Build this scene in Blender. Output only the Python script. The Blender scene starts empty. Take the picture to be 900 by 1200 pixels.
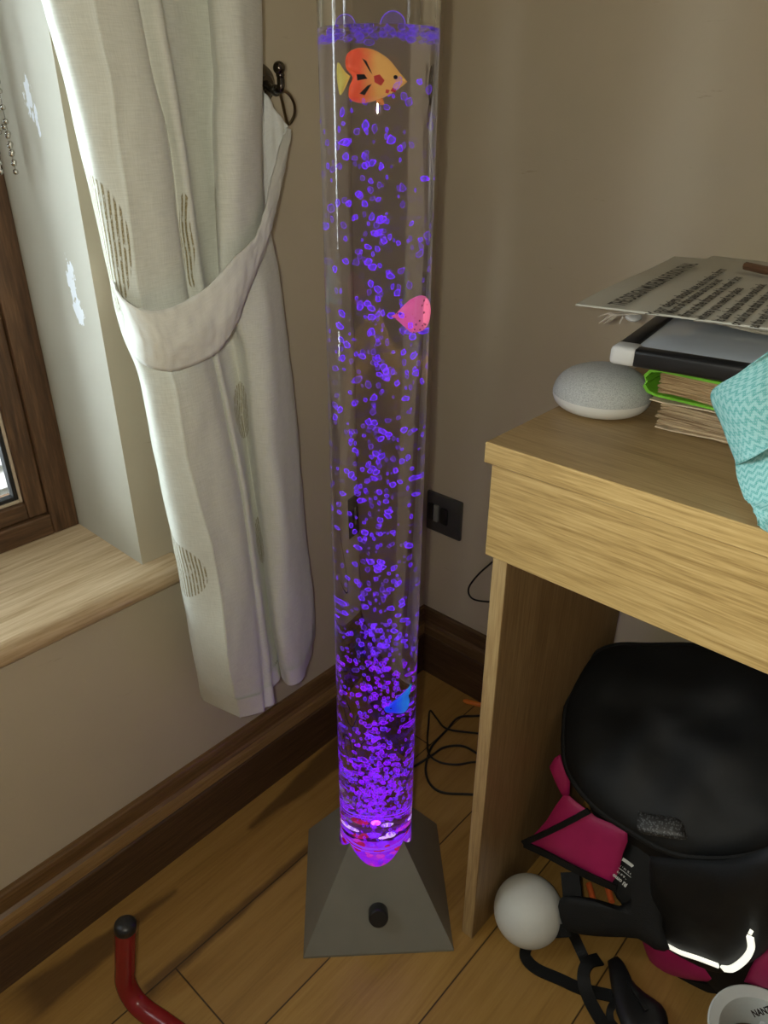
import bpy, bmesh, math, random
from mathutils import Vector, Matrix, noise
random.seed(7)
SC = bpy.context.scene
COL = SC.collection
V = Vector
PI = math.pi

# ------------------------------------------------------------------ camera
IMW, IMH, FPX = 900., 1200., 880.
CAM = V((.759, -.970, 1.03))
_p = math.atan(470. / FPX); _a = math.radians(131.9); ROLL = math.radians(-.2)
HEAD = V((math.cos(_a), math.sin(_a), 0)); RIGHT = V((math.sin(_a), -math.cos(_a), 0))
FWD = HEAD * math.cos(_p) - V((0, 0, 1)) * math.sin(_p)
UPV = HEAD * math.sin(_p) + V((0, 0, 1)) * math.cos(_p)
_c, _s = math.cos(ROLL), math.sin(ROLL)
CR = RIGHT * _c - UPV * _s
CU = RIGHT * _s + UPV * _c
def ray(u, v):
    return FWD + CR * ((u - 450) / FPX) + CU * ((600 - v) / FPX)
def on(u, v, ax, val):                     # point of the room seen at (u, v) on the plane axis = val
    d = ray(u, v); return CAM + d * ((val - CAM[ax]) / d[ax])
def onpl(u, v, P, n):
    d = ray(u, v); return CAM + d * ((P - CAM).dot(n) / d.dot(n))
def proj(p):
    d = p - CAM; w = d.dot(FWD); return 450 + FPX * d.dot(CR) / w, 600 - FPX * d.dot(CU) / w

cd = bpy.data.cameras.new('camera'); cam = bpy.data.objects.new('camera', cd); COL.objects.link(cam)
M = Matrix((CR, CU, -FWD)).transposed().to_4x4(); M.translation = CAM
cam.matrix_world = M
cd.sensor_fit = 'VERTICAL'; cd.sensor_height = 24.; cd.lens = FPX / 1200. * 24.; cd.clip_start = .01
SC.camera = cam

# ------------------------------------------------------------------ object helpers
def link(name, me, m=None, parent=None):
    o = bpy.data.objects.new(name, me); COL.objects.link(o)
    for x in (m if isinstance(m, (list, tuple)) else [m]):
        if x: me.materials.append(x)
    if parent is not None: o.parent = parent
    return o
def worldloc(p):
    l = V((0, 0, 0))
    while p is not None: l = l + p.location; p = p.parent
    return l
def build(name, bm, m=None, parent=None, smooth=True, origin=None):
    """one mesh object; geometry is given in room coordinates"""
    if parent is not None: off = worldloc(parent)
    else: off = origin if origin is not None else V((0, 0, 0))
    if off.length: bmesh.ops.translate(bm, verts=bm.verts, vec=-off)
    bmesh.ops.recalc_face_normals(bm, faces=bm.faces)
    me = bpy.data.meshes.new(name); bm.to_mesh(me); bm.free()
    if smooth:
        for p in me.polygons: p.use_smooth = True
    o = link(name, me, m, parent)
    if parent is None and off.length: o.location = off
    if smooth: 
        md = o.modifiers.new('edges', 'EDGE_SPLIT'); md.split_angle = math.radians(40)
    return o
def tag(o, label=None, cat=None, group=None, kind=None):
    if label: o['label'] = label
    if cat: o['category'] = cat
    if group: o['group'] = group
    if kind: o['kind'] = kind
    return o
def thing(name, loc, label, cat, group=None):
    o = bpy.data.objects.new(name, None); COL.objects.link(o); o.location = loc; o.empty_display_size = .02
    return tag(o, label, cat, group)
def struct(name, bm, m, parent=None, smooth=False):
    o = build(name, bm, m, parent, smooth)
    o['kind'] = 'structure'
    return o
def BM(): return bmesh.new()
def box(bm, a, b, bev=0., seg=2):
    a, b = V(a), V(b); t = BM()
    bmesh.ops.create_cube(t, size=1.)
    for v in t.verts: v.co = V([(a[i] + b[i]) / 2 + v.co[i] * (b[i] - a[i]) for i in range(3)])
    if bev: bmesh.ops.bevel(t, geom=t.edges[:], offset=bev, segments=seg, affect='EDGES', profile=.5)
    merge(bm, t)
def merge(bm, t, mat=None, mi=None):
    if mat is not None: bmesh.ops.transform(t, matrix=mat, verts=t.verts)
    if mi is not None:
        for f in t.faces: f.material_index = mi
    me = bpy.data.meshes.new('_t'); t.to_mesh(me); t.free(); bm.from_mesh(me); bpy.data.meshes.remove(me)
def grid(bm, rows, closeu=False, closev=False, mi=0):
    vs = [[bm.verts.new(p) for p in r] for r in rows]
    n, m = len(rows), len(rows[0])
    for i in range(n if closev else n - 1):
        for j in range(m if closeu else m - 1):
            f = bm.faces.new((vs[i][j], vs[i][(j + 1) % m], vs[(i + 1) % n][(j + 1) % m], vs[(i + 1) % n][j])); f.material_index = mi
    return vs
def frame(d):
    d = d.normalized(); a = V((0, 0, 1)) if abs(d.z) < .9 else V((1, 0, 0))
    x = d.cross(a).normalized(); return x, d.cross(x).normalized()
def cr(pts, n):
    """Catmull-Rom through pts, n samples per span"""
    pts = [V(p) for p in pts]; out = []
    P = [pts[0] * 2 - pts[1]] + pts + [pts[-1] * 2 - pts[-2]]
    for i in range(1, len(P) - 2):
        for k in range(n):
            t = k / n; a, b, c, d = P[i - 1], P[i], P[i + 1], P[i + 2]
            out.append(.5 * ((2 * b) + (c - a) * t + (2 * a - 5 * b + 4 * c - d) * t * t + (3 * b - a - 3 * c + d) * t ** 3))
    out.append(pts[-1]); return out
def tube(bm, path, r, n=12, closed=False, cap=True, mi=0):
    path = [V(p) for p in path]; N = len(path); rows = []
    px = None
    for i, p in enumerate(path):
        d = (path[(i + 1) % N] - path[i - 1]) if closed else (path[min(i + 1, N - 1)] - path[max(i - 1, 0)])
        d.normalize()
        if px is None: px, _ = frame(d)
        px = (px - d * px.dot(d)).normalized(); py = d.cross(px)
        rr = r(i / max(1, N - 1)) if callable(r) else r
        rows.append([p + (px * math.cos(a) + py * math.sin(a)) * rr for a in [2 * PI * k / n for k in range(n)]])
    vs = grid(bm, rows, closeu=True, closev=closed, mi=mi)
    if cap and not closed:
        for q in (vs[0], vs[-1]):
            try: bm.faces.new(q).material_index = mi
            except ValueError: pass
def lathe(bm, prof, c, n=48, axis=(0, 0, 1), mi=0, capa=True, capb=True):
    c = V(c); ax = V(axis).normalized(); x, y = frame(ax); rows = []
    for r, z in prof:
        rows.append([c + ax * z + (x * math.cos(a) + y * math.sin(a)) * max(r, 1e-5) for a in [2 * PI * k / n for k in range(n)]])
    vs = grid(bm, rows, closeu=True, mi=mi)
    if capa: bm.faces.new(vs[0]).material_index = mi
    if capb: bm.faces.new(vs[-1]).material_index = mi
def sphere(bm, c, r, sub=3, scale=(1, 1, 1), mi=0):
    t = BM(); bmesh.ops.create_icosphere(t, subdivisions=sub, radius=r)
    for v in t.verts: v.co = V((v.co.x * scale[0], v.co.y * scale[1], v.co.z * scale[2])) + V(c)
    merge(bm, t, mi=mi)
def puff(bm, outline, n, h, hb=0., rings=10, k=2.2, spans=4, ctr=None, wob=0., mi=0):
    """cushion over a planar outline: bulges h along n on the front, hb on the back"""
    B = cr(list(outline) + [outline[0]], spans)[:-1] if spans > 1 else [V(p) for p in outline]
    c = V(ctr) if ctr is not None else sum(B, V()) / len(B)
    n = V(n).normalized(); rows = []
    for j in range(rings + 1):
        q = math.sin(PI / 2 * (1 - j / rings)) if j < rings else 0.
        hh = h * (1 - q ** k) ** .5
        rows.append([c + (b - c) * q + n * hh + n * (wob * noise.noise((c + (b - c) * q) * 18) * (1 - q ** 2)) for b in B])
    last = rows.pop(); vs = grid(bm, rows, closeu=True, mi=mi)
    cv = bm.verts.new(c + n * (h + wob * noise.noise(c * 18)))
    for i in range(len(B)): bm.faces.new((vs[-1][i], vs[-1][(i + 1) % len(B)], cv)).material_index = mi
    if hb >= 0:
        rows2 = []
        for j in range(1, rings):
            q = math.sin(PI / 2 * (1 - j / rings)); rows2.append([c + (b - c) * q - n * hb * (1 - q ** k) ** .5 for b in B])
        prev = vs[0]
        for r in rows2:
            cur = [bm.verts.new(p) for p in r]
            for i in range(len(B)): bm.faces.new((prev[i], prev[(i + 1) % len(B)], cur[(i + 1) % len(B)], cur[i])).material_index = mi
            prev = cur
        cv = bm.verts.new(c - n * hb)
        for i in range(len(B)): bm.faces.new((prev[i], prev[(i + 1) % len(B)], cv)).material_index = mi
def ribbon(bm, path, w, nrm, th=.0015, n=6, mi=0):
    """webbing: flat strip; nrm is the face normal (or one per point)"""
    P = cr(path, n); N = len(P)
    nn = [V(nrm).normalized()] * N if not isinstance(nrm, list) else cr(nrm, n)
    rows = []
    for i in range(N):
        d = (P[min(i + 1, N - 1)] - P[max(i - 1, 0)]).normalized()
        m = (nn[i] - d * nn[i].dot(d)).normalized(); s = d.cross(m)
        ww = w(i / (N - 1)) if callable(w) else w
        rows.append([P[i] + s * ww / 2 + m * th, P[i] - s * ww / 2 + m * th, P[i] - s * ww / 2 - m * th, P[i] + s * ww / 2 - m * th])
    vs = grid(bm, rows, closeu=True, mi=mi); bm.faces.new(vs[0]).material_index = mi; bm.faces.new(vs[-1]).material_index = mi

# ------------------------------------------------------------------ materials
def mat(name):
    m = bpy.data.materials.new(name); m.use_nodes = True; nt = m.node_tree
    return m, nt, nt.nodes['Principled BSDF']
class NT:
    def __init__(s, nt): s.nt = nt
    def n(s, t, **k):
        x = s.nt.nodes.new(t)
        for a, b in k.items(): setattr(x, a, b)
        return x
    def l(s, a, b): s.nt.links.new(a, b)
    def put(s, sock, v):
        if hasattr(v, 'is_output'): s.l(v, sock)
        else: sock.default_value = v
    def m(s, op, a, b=0., c=0.):
        x = s.n('ShaderNodeMath', operation=op)
        for i, v in enumerate((a, b, c)): s.put(x.inputs[i], v)
        return x.outputs[0]
    def obj(s): return s.n('ShaderNodeTexCoord').outputs['Object']
    def geo(s): return s.n('ShaderNodeNewGeometry').outputs['Position']
    def sep(s, v):
        x = s.n('ShaderNodeSeparateXYZ'); s.l(v, x.inputs[0]); return x.outputs
    def comb(s, a, b, c):
        x = s.n('ShaderNodeCombineXYZ')
        for i, v in enumerate((a, b, c)): s.put(x.inputs[i], v)
        return x.outputs[0]
    def scale(s, v, sc):
        x = s.n('ShaderNodeMapping'); s.l(v, x.inputs[0]); x.inputs['Scale'].default_value = sc; return x.outputs[0]
    def noise(s, v, sc, det=4., rough=.55, dist=0.):
        x = s.n('ShaderNodeTexNoise'); s.l(v, x.inputs['Vector']); x.inputs['Scale'].default_value = sc
        x.inputs['Detail'].default_value = det; x.inputs['Roughness'].default_value = rough; x.inputs['Distortion'].default_value = dist
        return x.outputs['Fac']
    def ramp(s, f, stops):
        x = s.n('ShaderNodeValToRGB'); s.put(x.inputs[0], f); e = x.color_ramp.elements
        while len(e) < len(stops): e.new(.5)
        for i, (p, c) in enumerate(stops): e[i].position = p; e[i].color = (*c, 1) if len(c) == 3 else c
        return x.outputs[0]
    def mix(s, f, a, b, mode='MIX'):
        x = s.n('ShaderNodeMix', data_type='RGBA', blend_type=mode); s.put(x.inputs[0], f)
        for i, v in ((6, a), (7, b)): s.put(x.inputs[i], (*v, 1) if isinstance(v, tuple) and len(v) == 3 else v)
        return x.outputs[2]
    def smooth(s, f, a, b):
        x = s.n('ShaderNodeMapRange', interpolation_type='SMOOTHSTEP'); s.put(x.inputs[0], f)
        x.inputs[1].default_value = a; x.inputs[2].default_value = b; return x.outputs[0]
    def bump(s, bsdf, h, st=.3, d=.002):
        x = s.n('ShaderNodeBump'); s.put(x.inputs['Height'], h); x.inputs['Strength'].default_value = st; x.inputs['Distance'].default_value = d
        s.l(x.outputs[0], bsdf.inputs['Normal'])
def plain(name, col, rough=.5, var=.12, nsc=30., metal=0., bump=0., bsc=400., emit=None, es=0., spec=None):
    m, nt, b = mat(name); N = NT(nt); o = N.obj()
    f = N.noise(o, nsc, 3)
    dark = tuple(c * (1 - var) for c in col); lite = tuple(min(1, c * (1 + var)) for c in col)
    N.l(N.ramp(f, [(.3, dark), (.7, lite)]), b.inputs['Base Color'])
    b.inputs['Roughness'].default_value = rough; b.inputs['Metallic'].default_value = metal
    if spec is not None: b.inputs['Specular IOR Level'].default_value = spec
    if bump: N.bump(b, N.noise(o, bsc, 2), bump, .001)
    if emit: b.inputs['Emission Color'].default_value = (*emit, 1); b.inputs['Emission Strength'].default_value = es
    return m
def wood(name, axis, cols, rough=.42, fine=260., stretch=22., coarse=7., cathedral=.4, bump=.15):
    """grain running along axis (0 x, 1 y, 2 z)"""
    m, nt, b = mat(name); N = NT(nt); g = N.geo()
    sc = [1., 1., 1.]; sc[axis] = 1. / stretch
    s = N.scale(g, sc)
    f1 = N.noise(s, fine, 3, .6); f2 = N.noise(s, coarse * 3, 5, .6, .6); f3 = N.noise(s, fine * .28, 3, .6)
    f = N.m('ADD', N.m('MULTIPLY', f1, .48), N.m('ADD', N.m('MULTIPLY', f2, .27), N.m('MULTIPLY', f3, .25)))
    N.l(N.ramp(f, [(.37, cols[0]), (.5, cols[1]), (.62, cols[2])]), b.inputs['Base Color'])
    b.inputs['Roughness'].default_value = rough
    N.bump(b, f1, bump, .001)
    return m

def wall_mat():
    m, nt, b = mat('cream_wall_paint'); N = NT(nt); g = N.geo()
    f = N.noise(g, 2.2, 4); f2 = N.noise(g, 14., 5, .65)
    f = N.m('ADD', N.m('MULTIPLY', f, .7), N.m('MULTIPLY', f2, .3))
    c = N.ramp(f, [(.3, (.49, .43, .31)), (.7, (.56, .49, .36))])
    s = N.noise(N.scale(g, (4, 4, 26)), 3., 5, .7)
    c = N.mix(N.smooth(s, .66, .74), c, (.44, .37, .26))
    N.l(c, b.inputs['Base Color']); b.inputs['Roughness'].default_value = .62
    N.bump(b, N.noise(g, 160., 3), .12, .001)
    return m
def reveal_mat():
    m, nt, b = mat('cream_reveal_paint'); N = NT(nt); g = N.geo(); x, y, z = N.sep(g)
    c = N.ramp(N.noise(g, 6., 4), [(.3, (.43, .415, .335)), (.7, (.49, .47, .39))])
    tot = None
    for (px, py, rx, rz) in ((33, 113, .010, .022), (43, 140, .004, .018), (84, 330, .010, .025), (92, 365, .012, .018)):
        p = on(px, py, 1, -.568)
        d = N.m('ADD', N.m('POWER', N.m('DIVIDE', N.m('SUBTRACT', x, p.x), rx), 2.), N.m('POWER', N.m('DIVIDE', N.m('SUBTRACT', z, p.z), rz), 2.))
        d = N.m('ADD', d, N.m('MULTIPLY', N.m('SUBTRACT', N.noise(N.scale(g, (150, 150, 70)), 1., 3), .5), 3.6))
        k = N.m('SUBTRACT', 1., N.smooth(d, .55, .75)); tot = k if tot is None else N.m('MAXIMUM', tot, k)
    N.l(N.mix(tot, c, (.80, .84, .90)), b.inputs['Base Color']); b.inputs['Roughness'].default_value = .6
    N.bump(b, N.noise(g, 120., 3), .12, .001)
    return m
def floor_mat():
    m, nt, b = mat('oak_plank_floor'); N = NT(nt); g = N.geo(); x, y, z = N.sep(g)
    W = .1455
    u = N.m('DIVIDE', N.m('ADD', x, .0025), W); idn = N.m('FLOOR', u); fu = N.m('SUBTRACT', u, idn)
    w = N.m('DIVIDE', N.m('ADD', N.m('ADD', y, .155), N.m('MULTIPLY', idn, .55)), 1.2); idy = N.m('FLOOR', w); fw = N.m('SUBTRACT', w, idy)
    wn = N.n('ShaderNodeTexWhiteNoise', noise_dimensions='2D'); N.l(N.comb(idn, idy, 0), wn.inputs['Vector']); rnd = wn.outputs['Value']
    co = N.comb(N.m('ADD', x, N.m('MULTIPLY', rnd, 3.)), N.m('ADD', y, N.m('MULTIPLY', rnd, 17.)), 0)
    s = N.scale(co, (1, .05, 1))
    f1 = N.noise(s, 300., 3, .6); f2 = N.noise(s, 26., 5, .6, .8); f3 = N.noise(s, 80., 3, .6)
    f = N.m('ADD', N.m('MULTIPLY', f1, .3), N.m('ADD', N.m('MULTIPLY', f2, .42), N.m('MULTIPLY', f3, .28)))
    c = N.ramp(f, [(.32, (.24, .128, .030)), (.5, (.37, .21, .052)), (.67, (.45, .272, .078))])
    c = N.mix(N.m('MULTIPLY', N.m('SUBTRACT', rnd, .3), .5), c, (.26, .14, .045))
    # heartwood figure: dark wedges and streaks along the boards
    wob = N.m('MULTIPLY', N.m('SUBTRACT', N.noise(N.scale(g, (1, .3, 1)), 40., 4, .6), .5), .020)
    dark = None
    def wedge(p0, p1, w0, w1, soft=.006):
        nonlocal dark
        L = p1.y - p0.y
        t = N.m('DIVIDE', N.m('SUBTRACT', y, p0.y), L)
        xc = N.m('ADD', p0.x, N.m('MULTIPLY', t, p1.x - p0.x))
        hw = N.m('ADD', w0, N.m('MULTIPLY', t, w1 - w0))
        d = N.m('SUBTRACT', N.m('ABSOLUTE', N.m('ADD', N.m('SUBTRACT', x, xc), wob)), hw)
        k = N.m('MULTIPLY', N.m('SUBTRACT', 1., N.smooth(d, -soft, soft)), N.m('MULTIPLY', N.smooth(t, -.02, .03), N.m('SUBTRACT', 1., N.smooth(t, .9, 1.1))))
        dark = k if dark is None else N.m('MAXIMUM', dark, k)
    F = lambda a, b_: on(a, b_, 2, 0)
    wedge(F(290, 972), F(430, 855), .004, .036)
    wedge(F(208, 1041), F(30, 1178), .003, .030)
    wedge(F(170, 1165), F(372, 985), .010, .006)
    c = N.mix(N.m('MULTIPLY', dark, .78), c, N.mix(f1, (.06, .028, .010), (.13, .065, .022)))
    kn = N.noise(N.scale(co, (1, .5, 1)), 55., 2)
    c = N.mix(N.smooth(kn, .80, .84), c, (.05, .025, .01))
    ex = N.m('MULTIPLY', N.m('MINIMUM', fu, N.m('SUBTRACT', 1., fu)), W); ey = N.m('MULTIPLY', N.m('MINIMUM', fw, N.m('SUBTRACT', 1., fw)), 1.2)
    e = N.smooth(N.m('MINIMUM', ex, ey), .0004, .0016)
    c = N.mix(e, (.04, .02, .008), c)
    N.l(c, b.inputs['Base Color']); b.inputs['Roughness'].default_value = .38
    N.bump(b, N.m('ADD', N.m('MULTIPLY', f1, .3), e), .25, .001)
    return m
def glass(name, ior, col=(1, 1, 1), rough=0.):
    m = bpy.data.materials.new(name); m.use_nodes = True; nt = m.node_tree; nt.nodes.clear(); N = NT(nt)
    g = N.n('ShaderNodeBsdfGlass'); g.inputs['IOR'].default_value = ior; g.inputs['Roughness'].default_value = rough
    c = N.ramp(N.noise(N.obj(), 4., 2), [(.3, tuple(v * .99 for v in col)), (.7, col)]); N.l(c, g.inputs['Color'])
    o = N.n('ShaderNodeOutputMaterial'); N.l(g.outputs[0], o.inputs[0]); return m
def thinpane(name, tint=(.95, .97, .97)):
    m = bpy.data.materials.new(name); m.use_nodes = True; nt = m.node_tree; nt.nodes.clear(); N = NT(nt)
    t = N.n('ShaderNodeBsdfTransparent'); t.inputs[0].default_value = (*tint, 1); g = N.n('ShaderNodeBsdfGlossy'); g.inputs['Roughness'].default_value = .02
    fr = N.n('ShaderNodeFresnel'); fr.inputs[0].default_value = 1.5
    mx = N.n('ShaderNodeMixShader'); N.l(fr.outputs[0], mx.inputs[0]); N.l(t.outputs[0], mx.inputs[1]); N.l(g.outputs[0], mx.inputs[2])
    o = N.n('ShaderNodeOutputMaterial'); N.l(mx.outputs[0], o.inputs[0]); return m
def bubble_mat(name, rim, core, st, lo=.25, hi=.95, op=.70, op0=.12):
    """air bubble with the LED glow put in as emission, strongest at its rim, the middle stays clear"""
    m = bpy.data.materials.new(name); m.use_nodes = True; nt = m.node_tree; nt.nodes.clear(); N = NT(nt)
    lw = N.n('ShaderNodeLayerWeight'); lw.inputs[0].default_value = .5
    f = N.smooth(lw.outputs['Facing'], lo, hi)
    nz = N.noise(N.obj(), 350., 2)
    em = N.n('ShaderNodeEmission'); N.l(N.mix(f, core, rim), em.inputs[0]); N.l(N.m('MULTIPLY', st, N.m('ADD', .5, nz)), em.inputs[1])  # emission paints the LED light onto the bubble, brighter at the rim
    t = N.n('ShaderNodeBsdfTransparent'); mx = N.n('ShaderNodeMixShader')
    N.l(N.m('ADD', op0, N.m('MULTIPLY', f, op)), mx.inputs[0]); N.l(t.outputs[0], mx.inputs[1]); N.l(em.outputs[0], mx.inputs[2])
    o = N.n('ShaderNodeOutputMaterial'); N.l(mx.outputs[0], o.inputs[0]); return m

MT = {}
MT['wall'] = wall_mat(); MT['reveal'] = reveal_mat(); MT['floor'] = floor_mat()
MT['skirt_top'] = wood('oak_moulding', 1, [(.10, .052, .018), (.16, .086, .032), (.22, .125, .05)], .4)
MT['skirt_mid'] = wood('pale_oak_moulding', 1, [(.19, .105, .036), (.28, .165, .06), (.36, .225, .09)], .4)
MT['skirt_mid_x'] = wood('paler_skirt_band_x', 0, [(.08, .044, .018), (.13, .074, .032), (.18, .105, .048)], .4)
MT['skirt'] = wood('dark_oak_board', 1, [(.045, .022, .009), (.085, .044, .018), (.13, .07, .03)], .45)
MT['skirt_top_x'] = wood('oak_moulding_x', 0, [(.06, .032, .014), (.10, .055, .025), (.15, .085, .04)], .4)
MT['skirt_x'] = wood('darker_skirt_board_x', 0, [(.045, .022, .010), (.08, .042, .019), (.12, .066, .03)], .45)
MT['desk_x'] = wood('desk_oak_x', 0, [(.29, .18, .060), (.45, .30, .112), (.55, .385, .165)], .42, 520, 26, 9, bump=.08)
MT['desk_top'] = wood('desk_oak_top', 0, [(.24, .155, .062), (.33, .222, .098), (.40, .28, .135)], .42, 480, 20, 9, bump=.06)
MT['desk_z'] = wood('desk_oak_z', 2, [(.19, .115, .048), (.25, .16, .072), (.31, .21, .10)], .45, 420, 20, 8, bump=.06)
MT['sill'] = wood('sill_oak', 1, [(.40, .28, .15), (.55, .41, .25), (.66, .52, .34)], .28, 240, 18, 7, bump=.05)
MT['frame_y'] = wood('brown_frame_y', 1, [(.05, .024, .010), (.10, .05, .022), (.17, .09, .042)], .4, 200, 12, 12, bump=.2)
MT['frame_z'] = wood('brown_frame_z', 2, [(.05, .024, .010), (.10, .05, .022), (.17, .09, .042)], .4, 200, 12, 12, bump=.2)
MT['bead'] = plain('pale_glazing_bead', (.55, .45, .33), .35)
MT['gasket'] = plain('black_gasket', (.012, .012, .013), .6)
MT['pane'] = thinpane('window_glass')
MT['black'] = plain('black_plastic', (.012, .012, .013), .35)
MT['white_plastic'] = plain('white_plastic', (.72, .73, .72), .35, .03)
MT['base'] = plain('grey_base_plastic', (.21, .205, .175), .40, .10, 9., bump=.05)
MT['acrylic'] = glass('clear_acrylic', 1.49)
MT['water'] = glass('tube_water', 1.333 / 1.49, (.96, .95, 1.))
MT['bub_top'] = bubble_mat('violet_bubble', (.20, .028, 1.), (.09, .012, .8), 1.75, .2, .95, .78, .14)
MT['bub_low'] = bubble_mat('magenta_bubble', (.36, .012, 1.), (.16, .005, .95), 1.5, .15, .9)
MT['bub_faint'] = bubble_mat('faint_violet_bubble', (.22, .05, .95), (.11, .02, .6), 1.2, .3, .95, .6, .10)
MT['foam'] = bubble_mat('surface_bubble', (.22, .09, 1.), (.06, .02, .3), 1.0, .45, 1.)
MT['steel'] = plain('dark_bronze', (.10, .085, .07), .22, .1, metal=1.)
MT['brass'] = plain('old_brass', (.22, .17, .10), .28, .15, metal=1.)
MT['chain'] = plain('nickel_beads', (.62, .60, .56), .2, .1, metal=1.)

# ------------------------------------------------------------------ room
XW, YW = -.018, .018              # wall planes; the skirting stands proud of them
RV = -.568                        # window reveal
SILLZ = .515
FX = -.178                        # face of the window frame
bm = BM(); box(bm, (-.3, -3.2, -.05), (3.2, .3, 0)); struct('floor', bm, MT['floor'])
bm = BM(); box(bm, (-.30, -3.2, 2.4), (3.2, .3, 2.45)); struct('ceiling', bm, plain('white_ceiling', (.75, .73, .68), .7))
bm = BM(); box(bm, (XW, YW, 0), (3.2, YW + .15, 2.4)); struct('wall_back', bm, MT['wall'])
bm = BM()
def prismbox(a, b, mi=0):
    t = BM(); box(t, a, b); merge(bm, t, mi=mi)
prismbox((-.30, RV, 0), (XW, .3, 2.4)); prismbox((-.30, -3.2, 0), (XW, RV, SILLZ - .031))
prismbox((-.30, -3.2, 1.95), (XW, RV, 2.4)); prismbox((-.30, -3.2, SILLZ - .031), (XW, -1.95, 1.95))
wl = struct('wall_left', bm, [MT['wall'], MT['reveal']])
for p in wl.data.polygons:
    if p.normal.y < -.9 and abs(p.center.y - RV) < .01: p.material_index = 1
# skirting boards: darkest tone low, palest band above it, medium tone at the top
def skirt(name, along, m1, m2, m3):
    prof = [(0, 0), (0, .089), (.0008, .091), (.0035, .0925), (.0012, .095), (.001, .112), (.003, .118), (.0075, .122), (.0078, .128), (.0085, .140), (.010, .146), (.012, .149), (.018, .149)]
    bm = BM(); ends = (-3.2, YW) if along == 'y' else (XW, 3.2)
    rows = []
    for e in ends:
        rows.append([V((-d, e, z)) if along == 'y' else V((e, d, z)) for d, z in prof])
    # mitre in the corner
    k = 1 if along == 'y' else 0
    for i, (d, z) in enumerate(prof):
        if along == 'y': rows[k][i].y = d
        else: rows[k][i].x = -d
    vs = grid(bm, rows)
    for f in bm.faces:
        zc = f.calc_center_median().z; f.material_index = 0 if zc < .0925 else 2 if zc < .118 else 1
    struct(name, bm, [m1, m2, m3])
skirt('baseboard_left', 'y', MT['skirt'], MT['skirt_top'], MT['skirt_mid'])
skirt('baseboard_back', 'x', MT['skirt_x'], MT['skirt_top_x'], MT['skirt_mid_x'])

# window
win = bpy.data.objects.new('window_1', None); COL.objects.link(win); win.location = (FX, RV, SILLZ); win['kind'] = 'structure'
bm = BM(); rows = []
prof = [(-.30, SILLZ), (.006, SILLZ), (.011, SILLZ - .002), (.0145, SILLZ - .006), (.016, SILLZ - .013), (.016, SILLZ - .019), (.014, SILLZ - .026), (.010, SILLZ - .030), (.004, SILLZ - .031), (-.30, SILLZ - .031)]
vs = grid(bm, [[V((x, y, z)) for x, z in prof] for y in (-1.95, -.525)], closeu=True)
bm.faces.new(vs[0]); bm.faces.new(vs[1])
for f in list(bm.faces):
    pass
build('window_sill', bm, MT['sill'], win)
def rectframe(name, y1, z1, w, wz, x0, x1, my, mz, bev=.002, y0=-1.95, z0=1.95):
    """mitred-looking frame: posts and rails; y1, z1 = near right and bottom edges"""
    bm = BM()
    t = BM(); box(t, (x0, y1 - w, z1), (x1, y1, z0), bev); merge(bm, t, mi=1)
    t = BM(); box(t, (x0, y0, z1), (x1, y0 + w, z0), bev); merge(bm, t, mi=1)
    t = BM(); box(t, (x0, y0 + w, z1), (x1, y1 - w, z1 + wz), bev); merge(bm, t, mi=0)
    t = BM(); box(t, (x0, y0 + w, z0 - wz), (x1, y1 - w, z0), bev); merge(bm, t, mi=0)
    return build(name, bm, [my, mz], win, smooth=False)
rectframe('window_frame', RV, SILLZ, .036, .030, FX - .06, FX, MT['frame_y'], MT['frame_z'])
rectframe('sash', RV - .0365, SILLZ + .031, .026, .024, FX - .055, FX - .006, MT['frame_y'], MT['frame_z'], y0=-1.91, z0=1.91)
rectframe('glazing_bead', RV - .063, SILLZ + .0555, .004, .0045, FX - .03, FX - .011, MT['bead'], MT['bead'], .001, y0=-1.88, z0=1.88)
rectframe('glazing_gasket', RV - .0672, SILLZ + .0602, .0055, .005, FX - .026, FX - .0125, MT['gasket'], MT['gasket'], .001, y0=-1.875, z0=1.875)
bm = BM(); box(bm, (FX - .024, -1.872, SILLZ + .063), (FX - .020, RV - .070, 1.872)); build('pane', bm, MT['pane'], win, smooth=False)
# boarded wall across the yard
def boards_mat():
    m, nt, b = mat('white_boarding'); N = NT(nt); x, y, z = N.sep(N.geo())
    f = N.m('FRACT', N.m('DIVIDE', z, .075)); k = N.smooth(f, .04, .10)
    N.l(N.mix(k, (.22, .24, .26), (.82, .84, .86)), b.inputs['Base Color']); b.inputs['Roughness'].default_value = .6; return m
bm = BM()
z = -.9
while z < 2.2:
    rows = [[V((-1.50, y, z)), V((-1.488, y, z + .004)), V((-1.5, y, z + .075))] for y in (-2.5, 1.8)]
    grid(bm, rows); z += .075
o = build('boarded_fence', bm, boards_mat(), smooth=False); tag(o, 'pale horizontal board fence seen outside through the window pane', 'fence')

# blind chain looped in the recess
bm = BM()
pa = on(2, 95, 0, -.12); pb = on(5, 155, 0, -.12)
ch = [V((-.12, pb.y - .013, 1.9)), V((-.12, pb.y - .013, pb.z + .03)), V((-.12, pb.y - .010, pb.z + .008)), V((-.12, pb.y - .004, pb.z)), V((-.12, pb.y + .002, pb.z + .008)), V((-.12, pb.y + .004, pb.z + .03)), V((-.12, pb.y + .004, 1.9))]
pts = cr(ch, 60); acc = 0; last = pts[0]; sphere(bm, last, .0030, 2)
for p in pts:
    if (p - last).length > .0078: sphere(bm, p, .0030, 2); last = p
tube(bm, pts[::6], .0006, 6)
o = build('blind_chain', bm, MT['chain']); tag(o, 'silver bead chain loop of a blind hanging in the window recess', 'chain')

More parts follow.
